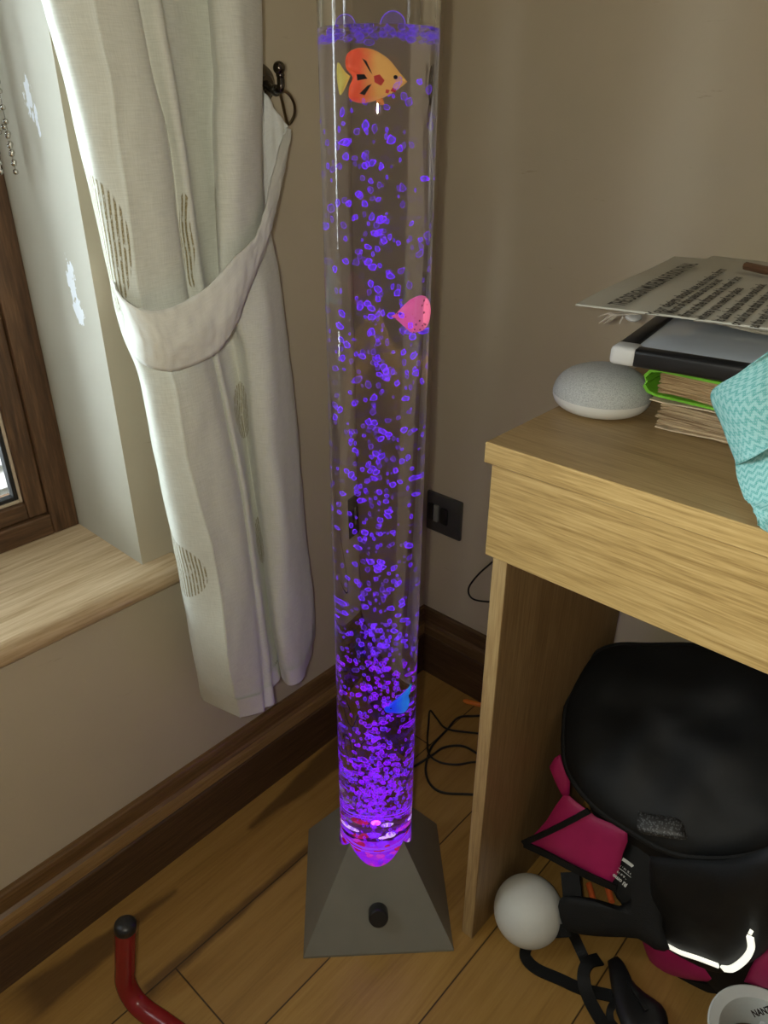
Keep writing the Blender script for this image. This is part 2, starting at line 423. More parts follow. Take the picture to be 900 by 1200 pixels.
# ------------------------------------------------------------------ curtain
def curtain_mat():
    m, nt, b = mat('linen_curtain'); N = NT(nt); uv = N.n('ShaderNodeUVMap').outputs[0]; u, v, _ = N.sep(uv)
    w1 = N.noise(N.scale(uv, (60, 900, 1)), 1., 3, .6); w2 = N.noise(N.scale(uv, (900, 60, 1)), 1., 3, .6)
    f = N.m('ADD', N.m('MULTIPLY', w1, .6), N.m('MULTIPLY', w2, .4))
    c = N.ramp(f, [(.3, (.57, .59, .52)), (.7, (.74, .76, .69))])
    return m, nt, b, N, uv, u, v, c, f
X0 = .0
LV = [
 [(52,0,.05),(62,0,.085),(110,0,.105),(155,0,.103),(160,0,.085),(185,0,.097),(192,0,.070),(240,0,.062),(246,0,.075),(252,0,.100),(280,0,.112),(302,0,.088),(303,0,.035)],
 [(93,165,.05),(103,165,.09),(140,165,.11),(190,165,.107),(196,165,.085),(212,165,.097),(217,165,.072),(248,165,.065),(252,165,.08),(256,165,.105),(283,165,.117),(304,165,.09),(305,165,.04)],
 [(126,312,.06),(135,335,.10),(165,355,.122),(212,345,.117),(220,342,.098),(236,333,.107),(241,331,.088),(256,318,.082),(259,315,.095),(262,311,.112),(285,293,.113),(307,262,.088),(309,255,.045)],
 [(143,385,.055),(151,392,.095),(185,400,.115),(225,390,.112),(232,385,.097),(243,376,.103),(246,374,.088),(260,358,.083),(263,353,.092),(266,350,.104),(288,325,.105),(312,275,.08),(315,270,.04)],
 [(164,440,.055),(171,446,.10),(205,452,.122),(240,440,.118),(250,432,.10),(257,428,.105),(263,424,.085),(274,414,.080),(281,404,.09),(289,394,.105),(309,355,.108),(325,340,.08),(328,335,.04)],
 [(182,530,.055),(189,536,.095),(222,546,.122),(262,536,.117),(270,526,.098),(276,522,.104),(281,518,.08),(288,510,.072),(293,506,.085),(300,502,.105),(320,490,.115),(341,478,.08),(344,470,.035)],
 [(206,650,.05),(214,657,.085),(255,670,.12),(285,664,.114),(292,655,.097),(298,651,.100),(302,645,.078),(307,640,.068),(309,640,.080),(316,642,.100),(334,638,.112),(353,628,.085),(356,615,.035)],
 [(226,757,.05),(234,762,.08),(267,776,.12),(298,769,.112),(304,762,.095),(312,757,.094),(312,747,.072),(318,738,.06),(320,738,.068),(327,748,.095),(345,742,.10),(363,718,.072),(367,700,.03)],
]
ctrl = [[on(px, py, 0, x) for px, py, x in row] for row in LV]
HEM = [(237,818),(249,824),(280,838),(306,832),(309,826),(320,821),(318,803),(327,791),(327,775),(334,799),(352,795),(362,768),(368,740)]
ctrl.append([on(px, py, 2, .288) for px, py in HEM])
ctrl = [[r[0], r[1], r[1].lerp(r[2], .93), r[2], r[2].lerp(r[3], .07)] + r[3:] for r in ctrl]
top = [p + V((0, (p.y + .42) * .28, .42)) for p in ctrl[0]]
ctrl = [top] + ctrl
NS, NTT = 10, 16
cols = [cr(row, NS) for row in ctrl]                       # across
colsT = [cr([cols[i][j] for i in range(len(cols))], NTT) for j in range(len(cols[0]))]
R_, C_ = len(colsT[0]), len(colsT)
G = [[colsT[j][i].copy() for j in range(C_)] for i in range(R_)]
for i in range(R_):                                         # soft wrinkles in the cloth
    for j in range(C_):
        p = G[i][j]; q = V((p.y * 22 + j * .01, p.z * 7, 3.))
        p.x += .0035 * noise.noise(q) + .0016 * noise.noise(V((p.y * 60, p.z * 26, 9.)))
bm = BM(); vs = grid(bm, G); uvl = bm.loops.layers.uv.new('UVMap')
UV = {}
for i in range(R_):
    a = 0.
    for j in range(C_):
        if j: a += (G[i][j] - G[i][j - 1]).length
        UV[vs[i][j]] = (a, G[i][j].z)
for f in bm.faces:
    for l in f.loops: l[uvl].uv = UV[l.vert]
def uv_at(px, py):
    best = None
    for i in range(R_):
        for j in range(C_):
            x, y = proj(G[i][j]); d = math.hypot(x - px, y - py)
            if d < 9:
                k = d + (CAM - G[i][j]).length * 40
                if best is None or k < best[0]: best = (k, UV[vs[i][j]])
    return best[1] if best else None
m, nt, b, N, uv, u, v, c, f = curtain_mat()
tot = None
for (px, py, dx, ru, rv) in ((124, 290, -.010, .040, .062), (249, 10, 0, .034, .062), (257, 270, 0, .014, .043), (220, 285, 0, .007, .045), (288, 482, -.006, .026, .037), (205, 662, -.004, .054, .043), (306, 632, 0, .022, .038), (327, 785, 0, .02, .03)):
    q = uv_at(px, py)
    if not q: continue
    d = N.m('SQRT', N.m('ADD', N.m('POWER', N.m('DIVIDE', N.m('SUBTRACT', u, q[0] + dx), ru), 2.), N.m('POWER', N.m('DIVIDE', N.m('SUBTRACT', v, q[1]), rv), 2.)))
    k = N.m('SUBTRACT', 1., N.smooth(d, .97, 1.)); tot = k if tot is None else N.m('MAXIMUM', tot, k)
tot = N.m('MULTIPLY', tot, N.smooth(N.noise(N.scale(uv, (500, 120, 1)), 1., 2), .30, .48))
st = N.smooth(N.m('SINE', N.m('MULTIPLY', u, 2 * PI / .0044)), -.5, .6)
em = N.ramp(N.noise(N.scale(uv, (700, 700, 1)), 1., 3), [(.35, (.17, .14, .055)), (.65, (.42, .37, .22))])
c = N.mix(N.m('MULTIPLY', tot, st), c, em)
N.l(c, b.inputs['Base Color']); b.inputs['Roughness'].default_value = .75; b.inputs['Specular IOR Level'].default_value = .2
b.inputs['Sheen Weight'].default_value = .25
# hem line stitched above the lower edge
N.bump(b, N.m('ADD', N.m('MULTIPLY', f, .8), N.m('MULTIPLY', tot, N.m('MULTIPLY', st, 1.5))), .35, .0012)
MT['curtain'] = m
cu = build('curtain', bm, m, origin=V((.06, -.45, .288)))
cu.modifiers.clear(); sm = cu.modifiers.new('cloth', 'SOLIDIFY'); sm.thickness = .0016; sm.offset = -1
tag(cu, 'long cream linen curtain with gold striped embroidered discs, tied back beside the window', 'curtain')
# hem band along the lower edge (a doubled strip of the same cloth)
hr = [G[-1][j] + V((.0048, -.0016, -.0006)) for j in range(C_)]
def lerprow(t):
    i = R_ - 1 - t; return [G[i][j] + V((.0050, -.0016, 0)) for j in range(C_)]
bm = BM(); hv = grid(bm, [lerprow(k) for k in (6, 5, 4, 3, 2, 1)] + [hr]); uvl = bm.loops.layers.uv.new('UVMap')
flat = {}
for k, row in enumerate(hv):
    for j, vv in enumerate(row): flat[vv] = (j * .004, 5 + k * .02)
for f_ in bm.faces:
    for l in f_.loops: l[uvl].uv = flat[l.vert]
def cloth_plain(name, ca, cb):
    m, nt, b, N, uv, u, v, c, f = curtain_mat(); m.name = name
    c = N.ramp(f, [(.3, ca), (.7, cb)])
    N.l(c, b.inputs['Base Color']); b.inputs['Roughness'].default_value = .75; b.inputs['Specular IOR Level'].default_value = .2
    N.bump(b, f, .3, .001); return m
MT['tie'] = cloth_plain('tieback_linen', (.65, .66, .61), (.77, .78, .73))
hm = build('hem', bm, MT['tie'], cu); hm.modifiers.clear()

# tie-back band
tb = thing('curtain_tieback', on(215, 400, 0, .12), 'cream fabric tieback band wrapped round the curtain and looped to a wall ring', 'curtain tieback')
TT = [(127,315,.04),(131,330,.10),(141,348,.128),(166,362,.146),(200,360,.15),(240,338,.147),(275,303,.143),(300,276,.128),(312,240,.110),(320,205,.085),(329,170,.055),(336,149,.032)]
TBt = [(140,375,.04),(150,402,.10),(161,422,.128),(185,434,.146),(215,433,.15),(250,416,.147),(271,394,.143),(291,345,.128),(314,283,.110),(326,232,.085),(335,185,.055),(339,155,.034)]
a_ = cr([on(*p[:2], 0, p[2]) for p in TT], 12); b_ = cr([on(*p[:2], 0, p[2]) for p in TBt], 12)
rows = []
for i, (p, q) in enumerate(zip(a_, b_)):
    r = []
    for k in range(15):
        t = k / 14; w = p.lerp(q, t)
        w = w + V((.006 * math.sin(PI * t) + .0022 * noise.noise(V((i * .09, t * 3, 1))) + .002 * noise.noise(V((i * .3, t * 8, 4))), 0, 0)); r.append(w)
    rows.append(r)
bm = BM(); tv = grid(bm, rows); uvl = bm.loops.layers.uv.new('UVMap')
d_ = {vv: (i * .004, k * .006) for i, r in enumerate(tv) for k, vv in enumerate(r)}
for f_ in bm.faces:
    for l in f_.loops: l[uvl].uv = d_[l.vert]
o = build('front_band', bm, MT['tie'], tb); o.modifiers.clear(); s_ = o.modifiers.new('cloth', 'SOLIDIFY'); s_.thickness = .002
bm = BM()
Ta = [(337,147,.030),(322,128,.026),(309,108,.02),(296,112,.016),(200,250,.0),(140,300,.0),(127,315,.036)]
Tb = [(339,158,.030),(334,192,.026),(320,258,.02),(300,290,.012),(200,340,.0),(146,362,.0),(139,372,.036)]
a_ = cr([on(*p[:2], 0, p[2]) for p in Ta], 10); b_ = cr([on(*p[:2], 0, p[2]) for p in Tb], 10)
rows = []
for i, (p, q) in enumerate(zip(a_, b_)):
    rows.append([p.lerp(q, k / 12) + V((.004 * noise.noise(V((i * .16, k * .3, 7))), 0, 0)) for k in range(13)])
tv = grid(bm, rows); uvl = bm.loops.layers.uv.new('UVMap')
d_ = {vv: (i * .004, k * .006) for i, r in enumerate(tv) for k, vv in enumerate(r)}
for f_ in bm.faces:
    for l in f_.loops: l[uvl].uv = d_[l.vert]
o = build('back_band', bm, MT['tie'], tb); o.modifiers.clear(); s_ = o.modifiers.new('cloth', 'SOLIDIFY'); s_.thickness = .002
# ring
bm = BM(); r0 = [(333,106,.046),(340,112,.048),(345,123,.044),(345,134,.038),(341,143,.032),(337,145,.030),(334,134,.033),(331,120,.038),(329,110,.042)]
tube(bm, cr([on(*p[:2], 0, p[2]) for p in r0] + [on(333,106,0,.046)], 8)[:-1], .0017, 8, closed=True)
build('ring', bm, MT['brass'], tb)
# hook on the wall
hk = thing('tieback_hook', on(305, 98, 0, XW), 'dark bronze tieback hook with ball finial fixed to the left wall', 'hook')
c0 = on(303, 98, 0, XW)
bm = BM(); lathe(bm, [(.020, 0), (.021, .003), (.019, .007), (.012, .012), (.008, .017)], c0, 32, (1, 0, 0)); build('rose', bm, MT['steel'], hk)
bm = BM(); arm = [c0 + V((.012, 0, 0)), on(318,104,0,.022), on(325,106,0,.042), on(329,103,0,.05), on(329,92,0,.05)]
tube(bm, cr(arm, 8), .0042, 12); sphere(bm, on(323,106,0,.036), .0062, 2); build('arm', bm, MT['steel'], hk)
bm = BM(); sphere(bm, on(328.5,88,0,.05), .0048, 2); sphere(bm, on(327,79.5,0,.05), .0066, 3); build('finial', bm, MT['steel'], hk)

# ------------------------------------------------------------------ bubble lamp
LC = V((.2625, -.4325, 0)); NF = V((.7071, -.7071, 0)); RT = .0505; HB = .104; APZ = .2235
lamp = thing('bubble_tube_lamp', LC, 'tall clear bubble tube lamp glowing violet on a grey pyramid base', 'lamp')
bm = BM(); K = 20; base_v, low_v, top_v, in_v = [], [], [], []
for f in range(4):
    a0 = math.radians(-45 + 90 * f)
    nrm = V((math.cos(a0), math.sin(a0), 0)); tan = V((-nrm.y, nrm.x, 0))
    for k in range(K):
        a = -PI / 4 + PI / 2 * k / K
        h = HB - .0015
        base_v.append(bm.verts.new(LC + nrm * HB + tan * HB * math.tan(a)))
        low_v.append(bm.verts.new(LC + nrm * HB + tan * HB * math.tan(a) + V((0, 0, .004))))
        rr = RT + .0012; d = nrm * math.cos(a) * rr + tan * math.sin(a) * rr
        zz = .004 + (APZ - .004) * (1 - rr * math.cos(a) / HB)
        top_v.append(bm.verts.new(LC + d + V((0, 0, zz)))); in_v.append(bm.verts.new(LC + d + V((0, 0, .075))))
n4 = 4 * K
# rows between lower edge and the round opening
rows = [base_v, low_v]
for s in range(1, 6):
    t = s / 6; rows.append([bm.verts.new(low_v[i].co.lerp(top_v[i].co, t)) for i in range(n4)])
rows += [top_v, in_v]
for a, b in zip(rows[:-1], rows[1:]):
    for i in range(n4): bm.faces.new((a[i], a[(i + 1) % n4], b[(i + 1) % n4], b[i]))
bm.faces.new(in_v[::-1]); bm.faces.new(base_v)
o = build('pyramid_base', bm, MT['base'], lamp); o.modifiers['edges'].split_angle = math.radians(25)
kp = on(443, 1072, 2, .05); kax = V((.7071 * .9, -.7071 * .9, .43)).normalized()
kz = .057; kc = LC + NF * (HB * (1 - (kz - .004) / (APZ - .004))) + V((0, 0, kz))
nface = (NF * (APZ - .004) + V((0, 0, HB))).normalized()
bm = BM(); lathe(bm, [(.0135, -.001), (.0135, .014), (.0125, .017), (.0115, .018)], kc, 32, nface); build('knob', bm, MT['black'], lamp)
# tube (very slightly out of plumb, as in the photo)
SH = RIGHT * .0045
def lean(z): return LC + SH * (z / 1.0) + V((0, 0, z))
ZB, ZW, ZT = .080, 1.089, 1.32
RI = .0470
n = 96
def ringv(r, z): return [lean(z) + V((math.cos(2 * PI * k / n), math.sin(2 * PI * k / n), 0)) * r for k in range(n)]
bm = BM()
zs = [ZB + (ZT - ZB) * i / 24 for i in range(25)]
grid(bm, [ringv(RT, z) for z in zs] + [ringv(RI, ZT)] + [ringv(RI, ZW + (ZT - ZW) * i / 6) for i in range(5, -1, -1)], closeu=True)
bv = [v for v in bm.verts if abs(v.co.z - ZB) < 1e-5]
me_t = build('acrylic_tube', bm, MT['acrylic'], lamp); me_t.modifiers.clear()
# water column: normals out, its index relative to the acrylic round it
bm = BM(); wz = [ZB + .004 + (ZW - ZB - .004) * i / 24 for i in range(25)]
vs = grid(bm, [ringv(RI, z) for z in wz], closeu=True)
bm.faces.new(vs[0])
wat = build('water', bm, MT['water'], lamp); wat.modifiers.clear()
bm = BM(); vs = grid(bm, [ringv(RI * q, ZW + .0006 * math.sin(9 * q)) for q in (1., .8, .6, .4, .2, .02)], closeu=True); bm.faces.new(vs[-1])
ws = build('water_surface', bm, glass('water_top', 1.333), lamp); ws.modifiers.clear()
# seat ring and light puck in the foot of the tube
bm = BM()
lathe(bm, [(.0464, -.001), (.0467, 0), (.0464, .0014), (.0452, .002), (.0440, .0014)], lean(.1445), 64, capa=False, capb=False)
lathe(bm, [(.0464, -.0006), (.0466, 0), (.0464, .0008), (.0455, .001)], lean(.139), 64, capa=False, capb=False)
o = build('seat_ring', bm, plain('painted_glow_ring', (.35, .2, .7), .2, emit=(.28, .03, 1.), es=.75), lamp); o.modifiers.clear()  # emission paints LED glow onto a plain plastic ring
bm = BM(); lathe(bm, [(.045, 0), (.046, .003), (.044, .008), (.0001, .009)], lean(.087), 48, capa=True, capb=False)
mled, nt, b_ = mat('led_puck'); N = NT(nt)
N.l(N.ramp(N.noise(N.obj(), 90., 2), [(.3, (.22, .0, 1.)), (.6, (.55, .02, .9))]), b_.inputs['Emission Color']); b_.inputs['Emission Strength'].default_value = .55
b_.inputs['Base Color'].default_value = (.3, .05, .4, 1)
build('light_puck', bm, mled, lamp)

# pebbles and crystals in the foot
def pebble_mat(name, col, em, es):
    m = plain(name, col, .25, .2, 60., emit=em, es=es); return m  # emission puts the LED light into the pebbles themselves
pm = [pebble_mat('red_pebble', (.65, .05, .08), (1, .02, .10), .18), pebble_mat('white_pebble', (.85, .80, .75), (.85, .6, 1.), .75), pebble_mat('pink_pebble', (.85, .2, .5), (.8, .03, .9), .35), pebble_mat('violet_pebble', (.4, .1, .8), (.25, .02, 1.), .5)]
def rock(seed, r):
    t = BM(); bmesh.ops.create_icosphere(t, subdivisions=2, radius=r)
    for v in t.verts:
        v.co *= 1 + .35 * noise.noise(v.co / r * .8 + V((seed * 3.1, seed, 0))); v.co.z *= .7
    return t
rnd = random.Random(11)
plab = ['translucent red pebble in the foot of the tube', 'pale white pebble lying in the foot of the tube', 'pink pebble with added glow in the foot of the tube', 'violet pebble in the foot of the tube']
pn = ['red', 'white', 'pink', 'violet']
pmesh = {}
for kind in range(4):
    for s in range(2):
        t = rock(kind * 2 + s + 1, .0050 if s else .0036); me = bpy.data.meshes.new('pebble'); t.to_mesh(me); t.free()
        for p in me.polygons: p.use_smooth = True
        me.materials.append(pm[kind]); pmesh[(kind, s)] = me
spots = []
tries = 0
while len(spots) < 64 and tries < 20000:
    tries += 1
    a = rnd.uniform(0, 2 * PI); r = .040 * math.sqrt(rnd.random()); z = rnd.uniform(.100, .121)
    if len(spots) >= 58: z = rnd.uniform(.143, .148)
    p = lean(z) + V((math.cos(a) * r, math.sin(a) * r, 0))
    if all((p - q).length > .0088 for q in spots): spots.append(p)
for i, p in enumerate(spots):
    kind = rnd.choice([0, 0, 0, 1, 2, 2, 3, 3, 3, 3]); me = pmesh[(kind, i % 2)]
    o = bpy.data.objects.new('pebble', me); COL.objects.link(o); o.location = p; o.rotation_euler = (rnd.uniform(0, 6), rnd.uniform(0, 6), rnd.uniform(0, 6))
    tag(o, plab[kind], 'pebble', pn[kind] + ' pebbles in the lamp foot')

# bubbles
rnd = random.Random(5)
def bubble_mesh(seed, r):
    t = BM(); bmesh.ops.create_icosphere(t, subdivisions=2, radius=r)
    for v in t.verts:
        v.co *= 1 + .52 * noise.noise(v.co / r * 1.25 + V((seed * 2.3, seed * .7, seed)))
        if v.co.z < 0: v.co.z *= .75
    return t
var = []
for s in range(10):
    t = bubble_mesh(s, 1.); me = bpy.data.meshes.new('air_bubble'); t.to_mesh(me); t.free()
    for p in me.polygons: p.use_smooth = True
    me.materials.append(MT['bub_faint'] if s in (1, 4) else MT['bub_top'] if s < 6 else MT['bub_low']); var.append(me)
def bub_spot(z):
    r = .0445 * (math.sqrt(rnd.random()) if rnd.random() < .5 else min(1., abs(rnd.gauss(0, .5)))); a = rnd.uniform(0, 2 * PI)
    return lean(z) + V((math.cos(a) * r, math.sin(a) * r, 0))
def zpick():
    q = rnd.random()
    if q < .30: return rnd.uniform(.80, 1.06)
    if q < .68: return rnd.uniform(.48, .82)
    return rnd.uniform(.22, .5)
for i in range(300):
    z = zpick(); s = rnd.choice(range(6)) if z > .45 or rnd.random() < .3 else rnd.choice(range(6, 10))
    o = bpy.data.objects.new('air_bubble', var[s]); COL.objects.link(o); o.location = bub_spot(z)
    q = rnd.uniform(.0022, .0036) * (1 if z < .9 else .9); o.scale = (q * .78, q * .78, q * rnd.uniform(1.0, 1.5)); o.rotation_euler = (rnd.uniform(-.7, .7), rnd.uniform(-.7, .7), rnd.uniform(0, 6))
    tag(o, 'small violet air bubble rising in the water of the tube', 'bubble', 'air bubbles in the tube')
bm = BM()
for i in range(1500):
    q_ = rnd.random()
    z = rnd.uniform(.15, .27) if q_ < .46 else (rnd.uniform(.25, .50) if q_ < .76 else rnd.uniform(.45, 1.05))
    r = rnd.uniform(.0009, .0024)
    t = bubble_mesh(rnd.randrange(20), r); p = bub_spot(z)
    rm = Matrix.Diagonal((.78, .78, rnd.uniform(1.1, 1.7))) @ Matrix.Rotation(rnd.uniform(0, 6), 3, 'X') @ Matrix.Rotation(rnd.uniform(0, 6), 3, 'Z')
    for v in t.verts: v.co = rm @ v.co
    merge(bm, t, Matrix.Translation(p), mi=(0 if rnd.random() < .55 else 2) if (z > .45 or rnd.random() < .25) else 1)
o = build('bubble_swarm', bm, [MT['bub_top'], MT['bub_low'], MT['bub_faint']]); o.modifiers.clear()
tag(o, 'swarm of tiny violet and magenta bubbles filling the tube water', 'bubbles', kind='stuff')
# froth at the surface
bm = BM()
for i in range(120):
    a = rnd.uniform(0, 2 * PI); r = .0455 * math.sqrt(rnd.uniform(.25, 1.)); p = lean(ZW - rnd.uniform(.0, .008)) + V((math.cos(a) * r, math.sin(a) * r, 0)); p.z -= .001
    sphere(bm, p, rnd.uniform(.0012, .0030), 2, (1, 1, .85))
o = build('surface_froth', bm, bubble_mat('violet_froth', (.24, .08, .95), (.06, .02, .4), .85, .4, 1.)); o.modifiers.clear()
tag(o, 'violet ring of froth on the water surface near the tube top', 'froth', kind='stuff')
for lab, px, r, dy in (('large dome bubble floating on the water surface, right of the tube middle', 460, .0098, .0), ('smaller dome bubble floating on the water surface, left of the tube middle', 406, .0075, .0)):
    bm = BM(); p = onpl(px, 34, lean(ZW) - HEAD * .034, -HEAD); p.z = ZW
    lathe(bm, [(r, 0), (r * .98, r * .25), (r * .87, r * .5), (r * .66, r * .75), (r * .36, r * .93), (.0001, r)], p, 32, capa=False, capb=False)
    o = build('dome_bubble', bm, MT['foam']); o.modifiers.clear(); tag(o, lab, 'bubble')

# fish
def fish(name, label, centre, half, outline, mats, tail=None, marks=(), eye=None, mouth=None, fin=None, rotz=0., flip=1, th=.006, sx=1.):
    """outline in unit coords (x right, y up); built in the plane facing the room"""
    t = thing(name, centre, label, 'toy fish')
    rx = Matrix.Rotation(rotz, 3, 'Z') @ RIGHT; nn = rx.cross(V((0, 0, 1)))
    def P(x, y, d=0.): return centre + rx * (x * flip * half * sx) + V((0, 0, y * half)) + nn * d
    bm = BM(); puff(bm, [P(x, y) for x, y in outline], nn, th, th, 8, 2., 4, ctr=P(0, 0))
    for poly, mi in marks:
        pts = [P(x, y, th * .5 + th * .62 * max(0., 1 - (x * x + y * y) / .9)) for x, y in poly]
        vs = [bm.verts.new(p) for p in pts]; f = bm.faces.new(vs); f.material_index = mi
    o = build('body', bm, mats, t); o.modifiers.clear()
    if tail:
        bm = BM(); puff(bm, [P(x, y) for x, y in tail[0]], nn, .0018, .0018, 4, 2., 3); build('tail_fin', bm, tail[1], t)
    if fin:
        bm = BM(); puff(bm, [P(x, y) for x, y in fin[0]], nn, .0015, .0015, 4, 2., 3); build('belly_fin', bm, fin[1], t)
    if eye:
        bm = BM(); sphere(bm, P(eye[0], eye[1], th * .72), half * .05, 2); build('eye', bm, MT['black'], t)
    return t
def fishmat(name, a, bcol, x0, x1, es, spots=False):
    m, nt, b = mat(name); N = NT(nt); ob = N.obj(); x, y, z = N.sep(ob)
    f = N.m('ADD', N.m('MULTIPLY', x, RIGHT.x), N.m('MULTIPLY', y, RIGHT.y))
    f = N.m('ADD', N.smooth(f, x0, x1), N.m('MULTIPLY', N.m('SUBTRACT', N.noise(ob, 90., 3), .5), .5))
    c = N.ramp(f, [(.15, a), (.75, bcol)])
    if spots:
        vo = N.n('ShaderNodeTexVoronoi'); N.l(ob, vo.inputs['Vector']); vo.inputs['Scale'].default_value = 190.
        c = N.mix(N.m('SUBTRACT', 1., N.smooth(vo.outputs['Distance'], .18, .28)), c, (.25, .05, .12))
    N.l(c, b.inputs['Base Color']); N.l(c, b.inputs['Emission Color']); b.inputs['Emission Strength'].default_value = es; b.inputs['Roughness'].default_value = .4  # faint emission stands in for flash light the tube blocks
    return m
disc = [(.98, -.10), (.75, .12), (.45, .42), (.05, .62), (-.35, .66), (-.66, .52), (-.70, .22), (-.52, .0), (-.62, -.24), (-.62, -.48), (-.35, -.60), (.05, -.56), (.45, -.42), (.78, -.24)]
fz = proj(lean(1.05))
c1 = onpl(437, 91, lean(1.05) - HEAD * .012, -HEAD)
mk = [([(-.26, .42), (-.14, .36), (.02, .06), (-.06, .14)], 1), ([(-.42, .06), (-.40, -.08), (-.12, -.04), (-.20, .06)], 1), ([(-.34, -.38), (-.20, -.42), (.0, -.16), (-.12, -.20)], 1),
      ([(.06, .02), (.22, .06), (.36, -.08), (.26, -.20), (.08, -.12)], 2), ([(.58, -.24), (.68, -.28), (.66, -.36), (.52, -.32)], 2), ([(.40, -.28), (.50, -.30), (.46, -.38), (.38, -.36)], 2)]
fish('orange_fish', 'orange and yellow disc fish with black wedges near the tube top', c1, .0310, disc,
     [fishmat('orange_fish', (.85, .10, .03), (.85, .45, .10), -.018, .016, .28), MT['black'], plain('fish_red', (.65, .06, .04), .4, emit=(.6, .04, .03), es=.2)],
     tail=([(-.58, .02), (-.72, .12), (-.92, .34), (-.97, .05), (-.90, -.40), (-.76, -.30)], plain('yellow_fin', (.75, .65, .15), .4, emit=(.7, .6, .12), es=.28)),  # marks and fins carry the same painted glow as the body
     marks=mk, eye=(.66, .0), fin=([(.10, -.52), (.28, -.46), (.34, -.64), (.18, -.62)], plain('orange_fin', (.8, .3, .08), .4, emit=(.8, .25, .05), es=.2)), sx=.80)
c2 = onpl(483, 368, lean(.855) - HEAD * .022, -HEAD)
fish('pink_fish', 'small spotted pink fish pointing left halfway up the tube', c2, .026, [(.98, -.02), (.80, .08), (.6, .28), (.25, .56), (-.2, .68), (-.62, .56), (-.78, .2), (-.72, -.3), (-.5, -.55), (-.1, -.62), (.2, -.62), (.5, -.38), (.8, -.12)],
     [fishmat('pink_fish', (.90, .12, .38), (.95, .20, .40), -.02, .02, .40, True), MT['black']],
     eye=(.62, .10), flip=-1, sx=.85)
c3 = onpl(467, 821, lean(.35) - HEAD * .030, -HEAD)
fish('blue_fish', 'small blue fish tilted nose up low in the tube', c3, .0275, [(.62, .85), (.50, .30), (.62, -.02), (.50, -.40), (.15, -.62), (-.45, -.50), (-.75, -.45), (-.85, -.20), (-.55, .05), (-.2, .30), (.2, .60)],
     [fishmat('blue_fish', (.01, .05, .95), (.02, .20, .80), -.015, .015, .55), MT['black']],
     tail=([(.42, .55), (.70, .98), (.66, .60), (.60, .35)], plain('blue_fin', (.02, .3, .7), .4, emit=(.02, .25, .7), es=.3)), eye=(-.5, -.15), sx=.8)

# lamps inside the foot: the LED
def lamp_pt(name, loc, e, col, r):
    l = bpy.data.lights.new(name, 'POINT'); l.energy = e; l.color = col; l.shadow_soft_size = r
    o = bpy.data.objects.new(name, l); COL.objects.link(o); o.location = loc; return o
lamp_pt('led_light', lean(.165), .12, (.35, .03, 1.), .004)

# ------------------------------------------------------------------ socket
sk = thing('wall_socket', (.018, YW, .33), 'dark grey switched wall socket on the back wall beside the lamp', 'socket')
sx0, sx1, sz0, sz1 = -.014, .066, .331, .411
mgrey = plain('black_nickel_plate', (.075, .075, .076), .35, .1, metal=.3)
bm = BM(); box(bm, (sx0, YW - .008, sz0), (sx1, YW, sz1), .003); build('plate', bm, mgrey, sk)
bm = BM(); box(bm, (sx0 + .006, YW - .011, sz0 + .024), (sx0 + .017, YW - .007, sz0 + .058), .001); build('pin_hole_insert', bm, MT['black'], sk)
bm = BM(); box(bm, (sx0 + .020, YW - .0125, sz0 + .024), (sx0 + .030, YW - .007, sz0 + .058), .0015); build('switch_rocker', bm, plain('grey_rocker', (.22, .23, .22), .3), sk)
bm = BM(); box(bm, (sx0 + .034, YW - .013, sz0 + .023), (sx0 + .052, YW - .006, sz0 + .057), .004); build('socket_insert', bm, MT['black'], sk)

# ------------------------------------------------------------------ cables
def cable(name, pts, label, r=.0022):
    bm = BM(); tube(bm, cr(pts, 10), r, 8); o = build(name, bm, MT['black']); tag(o, label, 'cable'); return o
F = lambda a, b_, z=.0026: on(a, b_, 2, z)
cable('power_cable', [F(470, 905), F(487, 897), F(505, 886, .0075), F(520, 876), F(540, 874), F(556, 881), F(580, 900)], 'black power cable curving over the floor from the lamp toward the desk')
cable('cable_coil', [F(580, 838), F(556, 839), F(537, 841), F(524, 855), F(508, 872, .0045), F(501, 888, .0045), F(499, 905), F(505, 920), F(520, 929), F(552, 931), F(578, 934)], 'black cable looped widely on the floor behind the desk panel')
cable('thin_cable', [F(590, 862), F(556, 859), F(524, 854, .007), F(512, 842), F(504, 833), F(502, 850), F(501, 868), F(503, 884, .012), F(515, 893), F(535, 896), F(560, 893), F(590, 900)], 'thin black cable zigzagging on the floor behind the lamp', .0019)
q = lambda a, b_, y=.006: on(a, b_, 1, y)
cable('hanging_cable', [q(600, 640), q(574, 661), q(558, 676), q(549, 690), q(553, 701), q(569, 705), q(600, 706)], 'thin black cable loop hanging on the back wall beside the desk', .0017)
bm = BM(); a_, b_ = F(543, 821, .005), F(575, 829, .005)
tube(bm, [a_, a_.lerp(b_, .12), a_.lerp(b_, .5), b_], lambda t: .0025 + .0022 * min(1, t * 6), 12); mo = plain('orange_plastic', (.80, .22, .02), .4)
o = build('orange_pencil', bm, mo); tag(o, 'orange stick lying on the floor against the back skirting', 'pencil')

